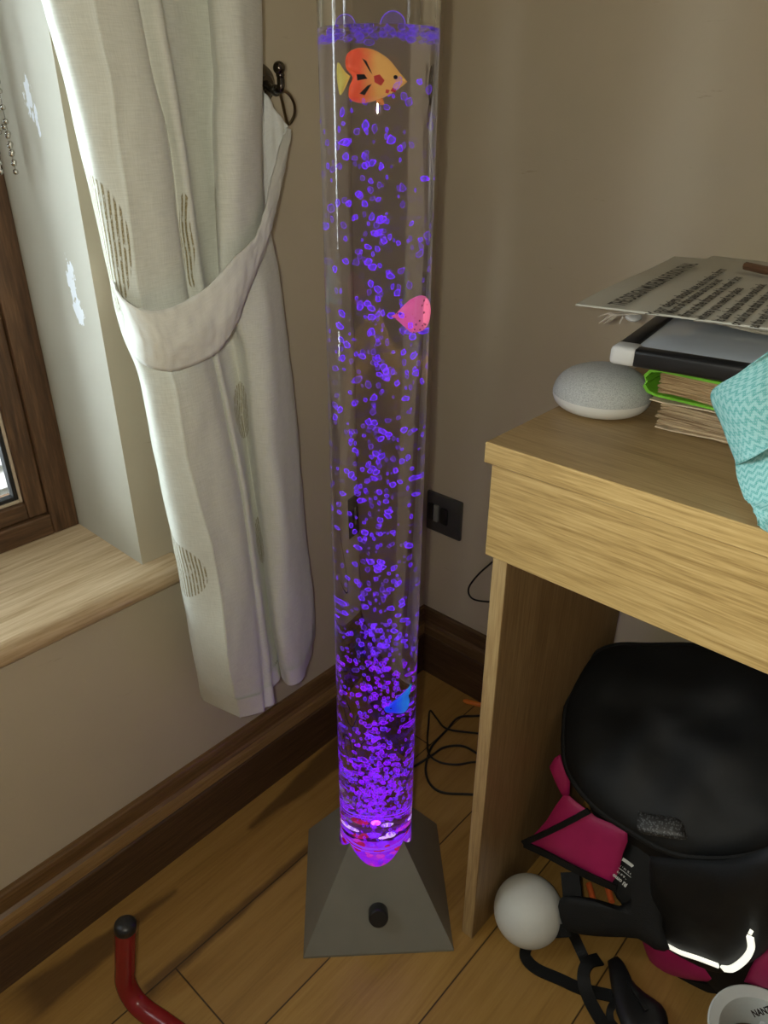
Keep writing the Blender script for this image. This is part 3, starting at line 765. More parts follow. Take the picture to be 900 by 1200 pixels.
# ------------------------------------------------------------------ desk
desk = thing('desk', (.40, -.40, 0), 'light oak veneer desk with deep front apron and solid side panel', 'desk')
DX0, DX1, DTZ = .398, 1.20, .760
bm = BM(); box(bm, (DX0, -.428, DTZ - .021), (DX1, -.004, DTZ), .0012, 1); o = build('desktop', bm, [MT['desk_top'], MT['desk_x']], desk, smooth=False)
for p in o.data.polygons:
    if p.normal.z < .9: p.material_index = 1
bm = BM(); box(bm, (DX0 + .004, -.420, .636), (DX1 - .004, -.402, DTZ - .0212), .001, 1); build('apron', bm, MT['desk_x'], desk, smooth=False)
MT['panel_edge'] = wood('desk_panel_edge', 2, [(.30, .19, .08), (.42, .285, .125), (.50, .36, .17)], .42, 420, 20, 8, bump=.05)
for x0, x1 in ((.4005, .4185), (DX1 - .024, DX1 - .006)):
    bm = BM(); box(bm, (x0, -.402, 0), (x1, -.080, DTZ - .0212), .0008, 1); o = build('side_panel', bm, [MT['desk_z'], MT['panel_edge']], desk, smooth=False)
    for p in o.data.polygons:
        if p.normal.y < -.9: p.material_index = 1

# smart speaker
sp = on(706, 455, 2, .781); sp.z = DTZ
spk = thing('smart_speaker', sp, 'pale grey fabric covered puck speaker with white underside on the desk', 'speaker')
mfab, nt, b_ = mat('grey_speaker_fabric'); N = NT(nt); ob = N.obj()
wv = N.n('ShaderNodeTexVoronoi'); N.l(ob, wv.inputs['Vector']); wv.inputs['Scale'].default_value = 850.
N.l(N.ramp(wv.outputs['Distance'], [(.1, (.60, .62, .60)), (.8, (.40, .42, .41))]), b_.inputs['Base Color']); b_.inputs['Roughness'].default_value = .8; N.bump(b_, wv.outputs['Distance'], .4, .0008)
R0 = .0492
bm = BM(); prof = [(R0 * math.cos(a) ** .8 if a < PI / 2 - .01 else 0.0001, .0160 + .0285 * math.sin(a)) for a in [PI / 2 * i / 16 for i in range(17)]]
lathe(bm, prof, sp, 64, capa=False, capb=False); o = build('fabric_cover', bm, mfab, spk)
bm = BM(); prof = [(.030, 0), (.034, .0008)] + [(.034 + (R0 - .034) * math.sin(PI / 2 * i / 10), .0160 - .0152 * math.cos(PI / 2 * i / 10)) for i in range(1, 11)]
lathe(bm, prof, sp, 64, capb=False); build('plastic_base', bm, plain('speaker_base', (.74, .74, .70), .4, .02), spk)

# books
def pages_mat(name, a, b2):
    m, nt, b = mat(name); N = NT(nt); g = N.geo(); x, y, z = N.sep(g)
    wv = N.noise(N.scale(g, (9, 9, 900)), 1., 3, .7)
    N.l(N.ramp(wv, [(.35, a), (.62, b2)]), b.inputs['Base Color']); b.inputs['Roughness'].default_value = .8; N.bump(b, wv, .8, .002); return m
mp1 = pages_mat('aged_pages', (.22, .14, .07), (.60, .47, .29)); mp2 = pages_mat('brown_pages', (.20, .11, .045), (.55, .39, .20))
def pageblock(bm, x0, x1, y0, y1, z0, z1, jag, seed, nz=14):
    """block of loose pages: wavy ragged edges"""
    rows = []; rr = random.Random(seed)
    for k in range(nz + 1):
        z = z0 + (z1 - z0) * k / nz; j = jag * rr.uniform(-1, 1); r = []
        m_ = 24
        for i in range(m_ + 1): r.append(V((x0 + (x1 - x0) * i / m_ + (j if i == 0 else 0), y0 + j * .6 + .0018 * noise.noise(V((i * .5, k * .7, seed))), z + .0012 * math.sin(i * .5))))
        for i in range(m_ + 1): r.append(V((x1 - (x1 - x0) * i / m_ + (j if i == m_ else 0), y1, z + .0012 * math.sin((m_ - i) * .5))))
        rows.append(r)
    vs = grid(bm, rows, closeu=True); bm.faces.new(vs[0]); bm.faces.new(vs[-1])
b1 = thing('worn_paperback', (.56, -.21, DTZ), 'worn coverless brown-paged paperback at the bottom of the stack on the desk', 'book')
bm = BM(); pageblock(bm, .500, .665, -.286, -.130, DTZ + .0035, DTZ + .0245, .0028, 3); o = build('page_block', bm, mp1, b1, smooth=False)
mcv = plain('buff_cover', (.62, .50, .33), .7, .25, 60.)
bm = BM()
for z0_, sh in ((DTZ + .0004, 0.), (DTZ + .0255, -.009)):
    rows = []
    for y in [-.2885 + .16 * i / 20 for i in range(21)]:
        e = .0035 * noise.noise(V((y * 160, z0_ * 90, 2)))
        rows.append([V((.4985 + sh + e + .168 * k / 12 , y + .0028 * noise.noise(V((k * 1.1, z0_ * 99, 5))) * (1 if y < -.28 else 0), z0_ + .0016 + .0012 * math.sin(k * .9 + y * 30))) for k in range(13)])
    t = BM(); grid(t, rows); ext = bmesh.ops.extrude_face_region(t, geom=t.faces[:]); bmesh.ops.translate(t, verts=[g for g in ext['geom'] if isinstance(g, bmesh.types.BMVert)], vec=(0, 0, .0012)); merge(bm, t)
build('cover', bm, mcv, b1)
b2 = thing('green_hardback', (.56, -.21, DTZ + .031), 'bright green covered hardback with brown pages under the whiteboard on the desk', 'book')
mgr = plain('green_cover', (.16, .46, .03), .35, .15, 40.)
GZ0, GZ1 = DTZ + .031, DTZ + .059
bm = BM(); pageblock(bm, .496, .655, -.288, -.135, GZ0 + .004, GZ1 - .003, .0016, 8); build('page_block', bm, mp2, b2, smooth=False)
bm = BM(); rows = []
sec = [(.66, GZ0 + .0008), (.56, GZ0 + .0010), (.495, GZ0 + .0012), (.487, GZ0 + .003), (.4825, GZ0 + .008), (.4845, GZ0 + .0135), (.4815, GZ0 + .019), (.486, GZ1 - .003), (.494, GZ1 - .001), (.56, GZ1 - .0006), (.66, GZ1 - .0008)]
sec2 = [(x + (.0022 if 2 <= i <= 8 else 0), z + (.0022 if i <= 4 else -.0022 if i >= 6 else 0)) for i, (x, z) in enumerate(sec)]
loop = sec + sec2[::-1]
rows = [[V((x + .0012 * noise.noise(V((y * 90, z * 60, 1))), y, z)) for x, z in loop] for y in [-.2925 + .162 * i / 8 for i in range(9)]]
vs = grid(bm, rows, closeu=True); bm.faces.new(vs[0]); bm.faces.new(vs[-1]); build('cover', bm, mgr, b2)

# whiteboard
WBZ = GZ1 + .0006; wc = on(715, 414, 2, WBZ + .010); wc.z = WBZ; ax = V((math.cos(math.radians(9)), math.sin(math.radians(9)), 0)); ay = V((-ax.y, ax.x, 0))
wb = thing('whiteboard', wc, 'small whiteboard with black frame and white corner caps lying on the books', 'whiteboard')
WW, WH, WT = .30, .215, .017
MW = Matrix(((ax.x, ay.x, 0, wc.x), (ax.y, ay.y, 0, wc.y), (0, 0, 1, wc.z), (0, 0, 0, 1)))
def lb(name, a, b, m_, par, Mx, bev=.002, smooth=True):
    bm = BM(); t = BM(); box(t, a, b, bev, 3); merge(bm, t, Mx); return build(name, bm, m_, par, smooth)
fw = .018
lb('writing_surface', (fw - .003, fw - .003, .002), (WW - fw + .003, WH - fw + .003, WT - .0035), plain('whiteboard_surface', (.78, .86, .96), .10, .02), wb, MW, .0005)
bmf = BM()
for a, b in (((.02, 0, 0), (WW - .02, fw, WT)), ((.02, WH - fw, 0), (WW - .02, WH, WT)), ((0, .02, 0), (fw, WH - .02, WT)), ((WW - fw, .02, 0), (WW, WH - .02, WT))):
    t = BM(); box(t, a, b, .004, 3); merge(bmf, t, MW)
build('frame', bmf, MT['black'], wb)
for cx_, cy_ in ((0, 0), (WW - .0235, 0), (0, WH - .0235), (WW - .0235, WH - .0235)):
    lb('corner_cap', (cx_ - .0008, cy_ - .0008, -.0004), (cx_ + .0243, cy_ + .0243, WT + .0006), MT['white_plastic'], wb, MW, .005)

# torn pad and the printed card
PZ = WBZ + WT + .0008
pad = thing('torn_notepad', (.52, -.16, PZ), 'torn-edged notepad showing white paper shreds under the printed card', 'notepad')
bm = BM(); pageblock(bm, .475, .640, -.170, -.040, PZ, PZ + .026, .0022, 21); build('page_block', bm, pages_mat('pad_pages', (.40, .36, .28), (.70, .66, .56)), pad, smooth=False)
bm = BM(); rr = random.Random(4)
for i in range(8):
    s = on(722 + rr.uniform(0, 13), 368, 2, PZ + .017); e = s + V((-.010 + rr.uniform(-.008, .010), -.006 + rr.uniform(-.006, .006), -.006 + rr.uniform(-.006, .003)))
    ribbon(bm, [s + V((.03, .03, .002)), s, s.lerp(e, .5) + V((0, 0, .002)), e], lambda t: .004 * (1 - t * .8), (0.1, -.3, 1), .0004, 5)
build('paper_shred', bm, plain('torn_paper', (.55, .50, .42), .8, .2, 90.), pad)
bm = BM(); puff(bm, [on(x, y, 2, PZ + .014) for x, y in ((732,371),(735,367),(741,367),(750,368),(752,373),(744,376),(736,375))], (0, 0, 1), .003, .003, 5, 2.5, 2); build('paper_tab', bm, plain('white_paper_tab', (.72, .72, .70), .5), pad)
CZ = .8800
k0 = on(675, 356, 2, CZ); k1 = on(790, 300, 2, CZ); cy_ = (k1 - k0).normalized(); cx_ = V((cy_.y, -cy_.x, 0))
MC = Matrix(((cx_.x, cy_.x, 0, k0.x), (cx_.y, cy_.y, 0, k0.y), (0, 0, 1, k0.z), (0, 0, 0, 1)))
card = thing('printed_card', k0, 'grey card sheet printed with a heading and paragraphs, topmost of the desk pile', 'card')
CWD, CHT = .225, (k1 - k0).length
bm = BM(); rows = []
for i in range(25):
    rows.append([MC @ V((CWD * i / 24, CHT * j / 24, .0016 * math.sin(i / 24 * 2.5) + .001 * math.sin(j * .25))) for j in range(25)])
vs = grid(bm, rows); ext = bmesh.ops.extrude_face_region(bm, geom=bm.faces[:]); bmesh.ops.translate(bm, verts=[g for g in ext['geom'] if isinstance(g, bmesh.types.BMVert)], vec=(0, 0, -.0016))
build('sheet', bm, plain('grey_card', (.42, .415, .36), .55, .04, 12.), card)
ink = plain('black_ink', (.02, .018, .015), .6)
def text(name, body, Mx, size, par, m_, sx=1., bold=.0, align='LEFT', spacing=1., lines=1.):
    c = bpy.data.curves.new(name, 'FONT'); c.body = body; c.size = size; c.offset = bold; c.align_x = align; c.space_character = spacing; c.space_line = lines; c.resolution_u = 2
    o = bpy.data.objects.new('_t', c); COL.objects.link(o)
    dg = bpy.context.evaluated_depsgraph_get(); me = bpy.data.meshes.new_from_object(o.evaluated_get(dg))
    COL.objects.unlink(o); bpy.data.objects.remove(o)
    me.name = name; off = worldloc(par)
    for v in me.vertices: v.co = (Mx @ V((v.co.x * sx, v.co.y, v.co.z))) - off
    me.materials.clear(); return link(name, me, m_, par)
# text lines run along the card's left edge, letter tops to the left
def cardframe(px, py, dz=.0030):
    p = on(px, py, 2, CZ + .002); l = MC.inverted() @ p
    return MC @ Matrix(((0, -1, 0, l.x), (1, 0, 0, l.y), (0, 0, 1, dz), (0, 0, 0, 1)))
for a_, b_, tx, sz, bd in (((730, 360), (853, 314), 'THE DESIGN MUSEUM & FUSION FINAL', .0205, .0005), ((769, 371), (861, 318), 'Your design should use and make a form', .0135, .0004),
        ((789, 369), (861, 331), 'Most of the pieces are to be set', .0132, .0004), ((806, 373), (887, 328), 'first at the front and in other box', .0132, .0004), ((824, 377), (885, 341), 'where you need to place', .0132, .0004),
        ((847, 379), (915, 337), 'It also helps to have a good look', .0132, .0004), ((866, 383), (925, 345), 'or ask for one that is not in use', .0132, .0004), ((888, 386), (940, 354), 'as the end of it all will be', .0132, .0004)):
    la, lb_ = MC.inverted() @ on(*a_, 2, CZ + .002), MC.inverted() @ on(*b_, 2, CZ + .002)
    c = bpy.data.curves.new('_m', 'FONT'); c.body = tx; c.size = sz; o = bpy.data.objects.new('_m', c); COL.objects.link(o); bpy.context.view_layer.update()
    wdt = o.dimensions.x; COL.objects.unlink(o); bpy.data.objects.remove(o)
    text('printed_text', tx, cardframe(*a_), sz, card, ink, abs(lb_.y - la.y) / wdt, bd)
lk = on(842, 297, 2, CZ - .004)
lf = thing('plain_folder', lk, 'pale plain folder lying partly beneath the printed card at the back', 'folder')
bm = BM(); fa = on(840, 297, 2, CZ - .006); fb = V((cy_.x, cy_.y, 0)); 
pts = [fa + cx_ * x + cy_ * y for x, y in ((-.004, -.16), (.21, -.16), (.21, 0.), (.02, 0.), (0, -.012))]
vs = [bm.verts.new(p) for p in pts]; f_ = bm.faces.new(vs); ext = bmesh.ops.extrude_face_region(bm, geom=[f_]); bmesh.ops.translate(bm, verts=[g for g in ext['geom'] if isinstance(g, bmesh.types.BMVert)], vec=(0, 0, -.002))
build('cover', bm, plain('folder_card', (.42, .42, .37), .5, .04), lf, smooth=False)
pc = thing('brown_pencil', on(885, 317, 2, CZ + .006), 'brown pencil lying on the printed card at the frame edge', 'pencil')
bm = BM(); p0 = on(871, 311, 2, CZ + .007); p1 = on(930, 324, 2, CZ + .007)
tube(bm, [p0, p0.lerp(p1, .05), p0.lerp(p1, .3), p1], lambda t: .0008 + .0034 * min(1, t * 5), 8); build('shaft', bm, plain('pencil_brown', (.12, .06, .03), .4), pc)

# cloth
mc, nt, b_ = mat('teal_chevron_cloth'); N = NT(nt); uv = N.n('ShaderNodeUVMap').outputs[0]; u, v, _ = N.sep(uv)
zig = N.m('MULTIPLY', N.m('PINGPONG', u, .0038), 1.0)
wv = N.smooth(N.m('SINE', N.m('MULTIPLY', N.m('ADD', v, zig), 2 * PI / .0058)), -.8, .8)
nz = N.noise(N.scale(uv, (380, 380, 1)), 1., 2)
c = N.mix(N.m('MULTIPLY', wv, N.m('ADD', .1, N.m('MULTIPLY', nz, 1.3))), (.23, .42, .40), (.065, .27, .245))
th_ = N.m('MULTIPLY', N.smooth(N.m('SINE', N.m('MULTIPLY', u, 2 * PI / .0016)), .3, .8), N.smooth(N.m('SINE', N.m('MULTIPLY', v, 2 * PI / .0016)), .3, .8))
c = N.mix(N.m('MULTIPLY', th_, .6), c, (.42, .52, .50))
N.l(c, b_.inputs['Base Color']); b_.inputs['Roughness'].default_value = .85; N.bump(b_, th_, .5, .001)
cl = thing('teal_cloth', on(880, 560, 2, DTZ), 'teal and white chevron patterned cloth draped over the pile and desk edge', 'cloth')
def sheet(bm, rows_px, nu=10, nv=8, us=.0, sc=1., wob=.0014):
    ctrl = [[on(*p) for p in r] for r in rows_px]
    cc = [cr(r, nu) for r in ctrl]; cols = [cr([cc[i][j] for i in range(len(cc))], nv) for j in range(len(cc[0]))]
    g = [[cols[j][i] + V((0, -1, .3)) * wob * noise.noise(cols[j][i] * 60) for j in range(len(cols))] for i in range(len(cols[0]))]
    vs = grid(bm, g); l_ = bm.loops.layers.uv.get('UVMap') or bm.loops.layers.uv.new('UVMap')
    dd = {}; 
    for i, r in enumerate(vs):
        for j, vv in enumerate(r): dd[vv] = (us + (g[i][j] - g[i][0]).length, us + (g[i][j] - g[0][j]).length)
    for f_ in bm.faces:
        for l in f_.loops:
            if l.vert in dd: l[l_].uv = dd[l.vert]
bm = BM()
sheet(bm, [[(900,414,1,-.372), (930,404,1,-.362), (975,396,1,-.35)], [(868,436,1,-.372), (900,425,1,-.372), (950,405,1,-.365)], [(833,461,1,-.362), (872,470,1,-.386), (940,460,1,-.385)], [(848,505,1,-.372), (880,515,1,-.393), (940,510,1,-.392)], [(863,545,1,-.385), (882,536,1,-.402), (930,505,1,-.403)]])
o = build('upper_fold', bm, mc, cl); o.modifiers.clear(); s_ = o.modifiers.new('cloth', 'SOLIDIFY'); s_.thickness = .0012
bm = BM()
sheet(bm, [[(861,538,1,-.379), (884,528,1,-.386), (935,495,1,-.39)], [(864,560,1,-.392), (880,560,1,-.402), (930,540,1,-.407)], [(872,584,1,-.405), (890,586,1,-.418), (935,575,1,-.424)], [(877,588,1,-.410), (892,600,1,-.4315), (940,610,1,-.4325)], [(890,607,1,-.4305), (894,621,1,-.4315), (940,640,1,-.4325)]], us=.3)
o = build('lower_fold', bm, mc, cl); o.modifiers.clear(); s_ = o.modifiers.new('cloth', 'SOLIDIFY'); s_.thickness = .0012

# ------------------------------------------------------------------ backpack
mb_ = plain('black_nylon', (.0065, .0072, .008), .55, .25, 14., bump=.35, bsc=900., spec=.3)
mlid, nt, b_ = mat('lid_nylon'); N = NT(nt); ob = N.obj()
N.l(N.ramp(N.noise(ob, 8., 5, .6), [(.35, (.005, .006, .007)), (.65, (.011, .013, .015))]), b_.inputs['Base Color']); b_.inputs['Roughness'].default_value = .55; b_.inputs['Specular IOR Level'].default_value = .3
N.bump(b_, N.m('ADD', N.m('MULTIPLY', N.noise(ob, 9., 2, .5), 1.), N.m('MULTIPLY', N.noise(ob, 900., 2), .02)), .6, .012)
mpk = plain('magenta_nylon', (.42, .012, .115), .55, .12, 20., bump=.3, bsc=700.)
mweb = plain('black_webbing', (.0065, .007, .0075), .65, .2, 50., bump=.5, bsc=800., spec=.3)
mref = plain('reflective_piping', (.85, .87, .80), .3, .02, emit=(1., 1., .85), es=.9)  # emission stands in for flash light thrown back by the piping
bag = thing('backpack', (.62, -.20, 0), 'black and magenta backpack slumped under the desk with loose straps', 'backpack')
# body volume
bm = BM()
secs = [(.000, .600, .79, -.246, -.085), (.03, .580, .80, -.256, -.075), (.12, .530, .81, -.266, -.070), (.20, .470, .80, -.270, -.072), (.262, .460, .79, -.262, -.080)]
rows = []
for z, x0, x1, y0, y1 in secs:
    cx, cy, hx, hy = (x0 + x1) / 2, (y0 + y1) / 2, (x1 - x0) / 2, (y1 - y0) / 2; r = []
    for k in range(64):
        a = 2 * PI * k / 64; ca, sa = math.cos(a), math.sin(a); e = .45
        r.append(V((cx + hx * math.copysign(abs(ca) ** e, ca), cy + hy * math.copysign(abs(sa) ** e, sa), z + .001)))
    rows.append(r)
vs = grid(bm, rows, closeu=True); bm.faces.new(vs[0]); bm.faces.new(vs[-1]); build('body', bm, mb_, bag)
# lid
PL = V((.61, -.302, .250)); NL = V((0, -.55, .835)).normalized()
lid_px = [(661,868),(664,830),(677,793),(697,768),(722,757),(760,757),(810,757),(860,764),(910,785),(950,830),(968,900),(955,955),(920,985),(872,1003),(815,1005),(775,995),(735,972),(700,948),(675,920),(663,895)]
lidp = [onpl(x, y, PL, NL) for x, y in lid_px]
bm = BM(); puff(bm, lidp, NL, .028, .03, 14, 3.2, 3, wob=.012); build('lid', bm, mlid, bag)
bm = BM(); seam = cr([onpl(x, y, PL, NL) + NL * .001 for x, y in lid_px] + [onpl(*lid_px[0], PL, NL) + NL * .001], 5)[:-1]
tube(bm, seam, .0042, 8, closed=True); build('lid_binding', bm, mweb, bag)
# mesh patch on the lid
mm, nt, b_ = mat('black_mesh'); N = NT(nt); vo = N.n('ShaderNodeTexVoronoi'); N.l(N.obj(), vo.inputs['Vector']); vo.inputs['Scale'].default_value = 420.
N.l(N.ramp(vo.outputs['Distance'], [(.25, (.10, .105, .11)), (.5, (.012, .012, .012))]), b_.inputs['Base Color']); b_.inputs['Roughness'].default_value = .45
PP = PL + NL * .0215
bm = BM(); puff(bm, [onpl(x, y, PP, NL) for x, y in ((748,951),(770,955),(797,959),(803,975),(804,984),(775,981),(748,974))], NL, .004, .009, 4, 3., 3); build('mesh_patch', bm, mm, bag)
# pink side wing with black binding
PY = V((.5, -.305, .1)); NY = V((0.10, -1, .18)).normalized()
def fl(x, y, d=0.): return onpl(x, y, PY + NY * d, NY)
wing = [(617,987),(640,962),(660,932),(676,940),(700,958),(735,975),(730,1000),(718,1036),(690,1022),(655,1005)]
bm = BM(); puff(bm, [fl(*p) for p in wing], NY, .008, .004, 6, 2.5, 2, wob=.004); build('side_panel', bm, mpk, bag)
bm = BM(); puff(bm, [fl(x, y, -.012) for x, y in ((644,898),(656,884),(668,915),(664,938),(652,918))], NY, .006, .004, 5, 2.5, 2); build('side_panel', bm, mpk, bag)
bm = BM(); ribbon(bm, [fl(614,989,.006), fl(640,1001,.007), fl(680,1022,.008), fl(722,1041,.007)], .010, NY, .0015); ribbon(bm, [fl(613,988,.006), fl(640,976,.009), fl(668,962,.010), fl(690,950,.009)], .0075, NY, .0015); build('binding', bm, mweb, bag)
# front pocket and its straps
PF = V((.66, -.272, .1)); NFp = V((0, -1, -.16)).normalized()
def fp(x, y, d=0.): return onpl(x, y, PF + NFp * d, NFp)
bm = BM(); puff(bm, [fp(x, y) for x, y in ((762,1003),(790,1006),(850,1008),(920,995),(925,1060),(905,1105),(884,1124),(848,1138),(810,1124),(782,1108),(768,1095),(763,1050))], NFp, .020, .004, 10, 3., 3, wob=.006); build('front_pocket', bm, mb_, bag)
bm = BM(); ribbon(bm, [fp(780,1107,.018), fp(797,1116,.020), fp(818,1123,.020), fp(842,1132,.018)], .0052, NFp, .0016, 8); build('reflective_piping', bm, mref, bag)
bm = BM(); ribbon(bm, [fp(847,1135,.018), fp(858,1135,.019), fp(872,1125,.020), fp(880,1112,.022), fp(879,1098,.022)], .0072, NFp, .0016, 8); build('reflective_piping', bm, mref, bag)
bm = BM(); ribbon(bm, [fp(879,1094,.023), fp(880.5,1091,.023)], .004, NFp, .0014); build('reflective_piping', bm, mref, bag)
bm = BM(); puff(bm, [fp(x, y, .004) for x, y in ((751,1098),(768,1100),(782,1108),(812,1122),(834,1147),(820,1149),(790,1143),(764,1130))], NFp, .006, .004, 6, 2.5, 2); build('base_panel', bm, mpk, bag)
bm = BM(); puff(bm, [fp(x, y, -.004) for x, y in ((872,1150),(886,1122),(905,1108),(930,1110),(930,1160),(900,1158))], NFp, .006, .004, 6, 2.5, 2); build('base_panel', bm, mpk, bag)
bm = BM(); ribbon(bm, [fp(764,1127,.001), fp(790,1145,.001), fp(825,1156,-.006), fp(860,1158,-.02), fp(900,1160,-.035)], .017, NFp, .002); build('base_trim', bm, mweb, bag)
# wide shoulder strap lying in front
PS = V((.5, -.335, .08)); NS_ = V((.1, -1, .55)).normalized()
def fs(x, y, d=0.): return onpl(x, y, PS + NS_ * d, NS_)
bm = BM(); puff(bm, [fs(x, y) for x, y in ((654,1062),(660,1050),(690,1052),(725,1062),(745,1045),(750,1010),(740,985),(765,980),(778,1030),(776,1085),(785,1112),(768,1113),(748,1100),(715,1098),(680,1095),(660,1086))], NS_, .008, .006, 6, 2.6, 2, ctr=fs(742, 1070)); build('shoulder_strap', bm, mb_, bag)
bm = BM(); ribbon(bm, [fs(672,1060,-.004), fs(670,1040,-.006), fs(668,1022,-.012)], .026, NS_, .002); build('webbing', bm, mweb, bag)
bm = BM(); puff(bm, [fs(x, y, -.003) for x, y in ((716,1040),(724,1010),(742,990),(758,1000),(756,1040),(748,1062),(730,1062))], NS_, .004, .004, 5, 2.5, 2); build('strap_pad', bm, mb_, bag)
# printed care text, upside down on the strap pad
wt = plain('white_print', (.62, .64, .62), .6)
def strapM(px, py, ang, d=.0062):
    p = fs(px, py, d); X = (fs(px + math.cos(ang) * 10, py + math.sin(ang) * 10, d) - p).normalized(); Y = NS_.cross(X).normalized()
    return Matrix(((X.x, Y.x, NS_.x, p.x), (X.y, Y.y, NS_.y, p.y), (X.z, Y.z, NS_.z, p.z), (0, 0, 0, 1)))
ang = math.radians(38 + 180)
bm = BM(); ribbon(bm, [fs(729.5,1006.5,.006), fs(736,1011,.0064), fs(742,1016,.0062), fs(746,1024,.006)], .0042, NS_, .0003); build('label_bar', bm, wt, bag)
bm = BM(); ribbon(bm, [fs(724.5,1016.5,.006), fs(733,1023,.0062), fs(742,1030.5,.006)], .0007, NS_, .0003); build('label_line', bm, wt, bag)
text('label_print', 'Ri omo', strapM(735.5, 1036.5, ang), .0072, bag, wt, .95, .0003)
text('label_print', '100 % 16 : 14', strapM(744, 1026.5, ang), .0036, bag, wt, 1.15, .0001)
text('label_print', '* & # 14', strapM(735, 1029.0, ang), .0040, bag, wt, 1.0, .0001)
# loose webbing on the floor and the big buckle
Z1 = .0035
bm = BM(); ribbon(bm, [fs(668,1090), F(640,1093,.03), F(624,1101,.012), F(616,1112,.010), F(617,1124,.009), F(630,1136,Z1), F(655,1147,Z1), F(682,1159,Z1), F(712,1166,.008), F(735,1172,.012)], .016, [(0, -.6, .6), (0, -.6, .6), (0, -.6, .6), (.5, -.3, .6), (.3, -.1, .8), (0, 0, 1), (0, 0, 1), (0, 0, 1), (0, 0, 1), (0, 0, 1)], .0012, 8); build('webbing', bm, mweb, bag)
bm = BM(); ribbon(bm, [fs(668,1088,-.004), F(674,1100,.03), F(681,1115,.016), F(687,1128,.016)], .014, (.2, -.5, .8), .0012, 8); build('webbing', bm, mweb, bag)
bm = BM(); ribbon(bm, [F(722,1172,.010), F(715,1184,.012), F(716,1196,.006), F(724,1206,Z1)], .009, (0, 0, 1), .0012, 8); build('webbing', bm, mweb, bag)
bm = BM(); ribbon(bm, [F(703,1124,.020), F(690,1128,.026), F(684,1140,.022), F(686,1158,.014), F(694,1178,.008), F(706,1198,.006), F(722,1216,.005)], .017, [(0, 0, 1), (-.2, 0, .9), (-.4, -.2, .8), (-.2, 0, .9), (0, 0, 1), (0, 0, 1), (0, 0, 1)], .0014, 8); build('webbing', bm, mweb, bag)
bm = BM(); bo = [(712,1126),(722,1121),(730,1130),(736,1146),(756,1166),(776,1180),(783,1196),(780,1212),(745,1222),(728,1200),(718,1168)]
puff(bm, [F(x, y, .014) for x, y in bo], (0, 0, 1), .012, .0125, 6, 4., 2, ctr=F(748, 1180, .014))
t = BM(); box(t, (-.012, -.003, 0), (.012, .003, .004), .001); merge(bm, t, Matrix.Translation(F(742, 1160, .026)) @ Matrix.Rotation(-.5, 4, 'Z'))
t = BM(); box(t, (-.010, -.003, 0), (.010, .003, .004), .001); merge(bm, t, Matrix.Translation(F(752, 1176, .027)) @ Matrix.Rotation(-.5, 4, 'Z'))
build('buckle', bm, plain('buckle_plastic', (.010, .010, .011), .38), bag)
# orange bits behind the strap
for lab, a_, b_ in (('short orange stick on the floor behind the backpack strap, the brighter left one', (690, 1036), (696, 1057)), ('short orange stick on the floor behind the backpack strap, beside the pink panel', (712, 1040), (717, 1057))):
    bm = BM(); p, q_ = on(*a_, 2, .006), on(*b_, 2, .006); tube(bm, [p, p.lerp(q_, .3), p.lerp(q_, .7), q_], .0046, 12)
    o = build('orange_stick', bm, plain('orange_stick', (.85, .16, .04), .4)); tag(o, lab, 'stick', 'orange sticks behind the backpack')

# ball
bm = BM(); bc = on(613, 1061, 2, .0455); R_b = .0475
sphere(bm, V((bc.x + .0102, bc.y - .003, R_b)), R_b, 5)
o = build('foam_ball', bm, plain('white_foam', (.70, .72, .68), .6, .03, 40., bump=.15, bsc=500.), origin=V((bc.x + .0102, bc.y - .003, 0))); tag(o, 'white foam ball on the floor beside the desk side panel', 'ball')

# bowl with packaging at the frame edge
bw = on(898, 1219, 2, .10); bw.z = 0
bowl = thing('white_bowl', bw, 'white round dish on the floor in front of the backpack, cut by the frame', 'bowl')
bm = BM(); RB = .0625
lathe(bm, [(.034, 0), (.042, .002), (.050, .035), (.056, .088), (RB, .099), (RB - .002, .1005), (RB - .013, .096), (RB - .019, .080), (.038, .020), (.0001, .016)], bw, 64, capb=False)
build('dish', bm, plain('bowl_grey_white', (.60, .64, .62), .35, .04), bowl)
bm = BM(); lathe(bm, [(.0405, .058), (.039, .060), (.0001, .061)], bw, 48, capb=False); build('brown_lining', bm, plain('brown_residue', (.13, .07, .035), .6, .3, 80.), bowl)
bm = BM(); rows = []
wr = thing('crumpled_wrapper', bw + V((0, 0, .062)), 'crumpled white wrapper with black lettering inside the round dish', 'wrapper')
g_ = []
for i in range(22):
    g_.append([bw + V((-.012 + .034 * i / 21, -.006 + .038 * j / 21, .078 + .010 * noise.noise(V((i * .35, j * .35, 2))) + .004 * noise.noise(V((i * .9, j * .9, 7))))) for j in range(22)])
grid(bm, g_); o = build('film', bm, plain('white_film', (.66, .68, .70), .4, .05), wr); o.modifiers['edges'].split_angle = math.radians(20)
wx = on(884, 1192, 2, .094); wf = Matrix.Translation(wx) @ Matrix.Rotation(math.radians(55), 4, 'Z')
text('lettering', 'NANZ', wf, .0105, wr, ink, .8, .0004)

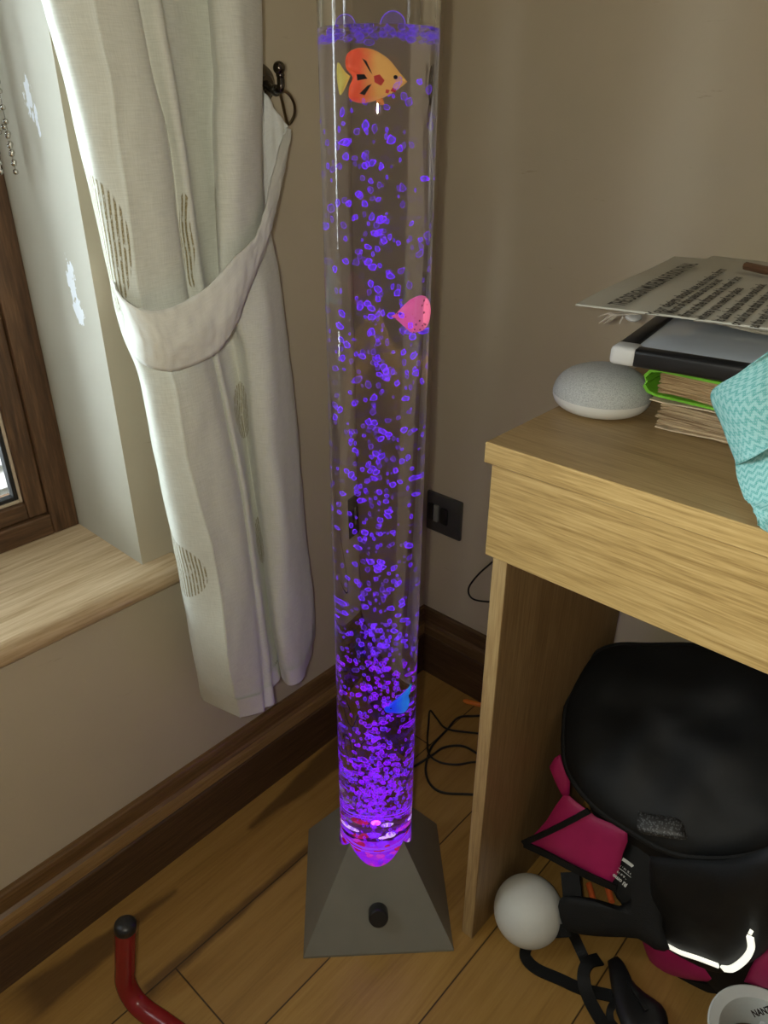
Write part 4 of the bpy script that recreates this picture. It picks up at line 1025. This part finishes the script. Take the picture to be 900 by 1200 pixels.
# ------------------------------------------------------------------ red bent tube
rt = thing('red_bent_tube', F(180, 1180, 0), 'red bent metal tube leg with black end cap standing on the floor', 'metal tube')
e0 = on(147, 1085, 2, .150); e1 = on(147, 1150, 2, .050); e2 = on(200, 1205, 2, .0145)
dirn = (e2 - V((e1.x, e1.y, .0145))).normalized()
path = [e0, e0.lerp(e1, .35), e0.lerp(e1, .7), e1, V((e1.x + .010, e1.y, .026)), V((e1.x + .030, e1.y + .004, .0155)), e2 + V((0, 0, 0)), e2 + dirn * .1, e2 + dirn * .25]
path[4].z = .027; path[5].z = .0165; 
bm = BM(); tube(bm, cr(path, 8), .0128, 20); build('tube', bm, plain('red_enamel', (.24, .013, .015), .25, .1), rt)
axc = (e0 - e1).normalized()
bm = BM(); lathe(bm, [(.0132, -.006), (.0136, 0), (.0132, .003), (.010, .0062), (.005, .0078), (.0001, .0082)], e0, 32, axc, capb=False); build('end_cap', bm, MT['black'], rt)

# ------------------------------------------------------------------ light
fl_ = lamp_pt('phone_flash', CAM - CR * .024 + CU * .004, 8.0, (1., .95, .79), .007)
def area(name, loc, tgt, sx_, sy_, e, col):
    l = bpy.data.lights.new(name, 'AREA'); l.shape = 'RECTANGLE'; l.size = sx_; l.size_y = sy_; l.energy = e; l.color = col
    o = bpy.data.objects.new(name, l); COL.objects.link(o); o.location = loc
    d = V(tgt) - V(loc); o.rotation_euler = d.to_track_quat('-Z', 'Y').to_euler(); return o
area('window_daylight', (-.42, -1.15, 1.00), (.6, -.75, .60), .9, 1.05, 48., (.86, .96, 1.))
su = bpy.data.lights.new('daylight_sun', 'SUN'); su.energy = 11.; su.angle = .3; so = bpy.data.objects.new('daylight_sun', su); COL.objects.link(so)
so.rotation_euler = V((-.3, .1, -.95)).to_track_quat('-Z', 'Y').to_euler(); so.location = (-1, 0, 3)
w = bpy.data.worlds.new('world'); SC.world = w; w.use_nodes = True; nt = w.node_tree; bg = nt.nodes['Background']
bg.inputs[0].default_value = (1., .95, .82, 1); bg.inputs[1].default_value = .12

SC.view_settings.view_transform = 'Standard'; SC.view_settings.look = 'None'; SC.view_settings.exposure = 0.
SC.cycles.max_bounces = 16; SC.cycles.transmission_bounces = 14; SC.cycles.transparent_max_bounces = 48
SC.cycles.blur_glossy = .5; SC.cycles.sample_clamp_indirect = 4.
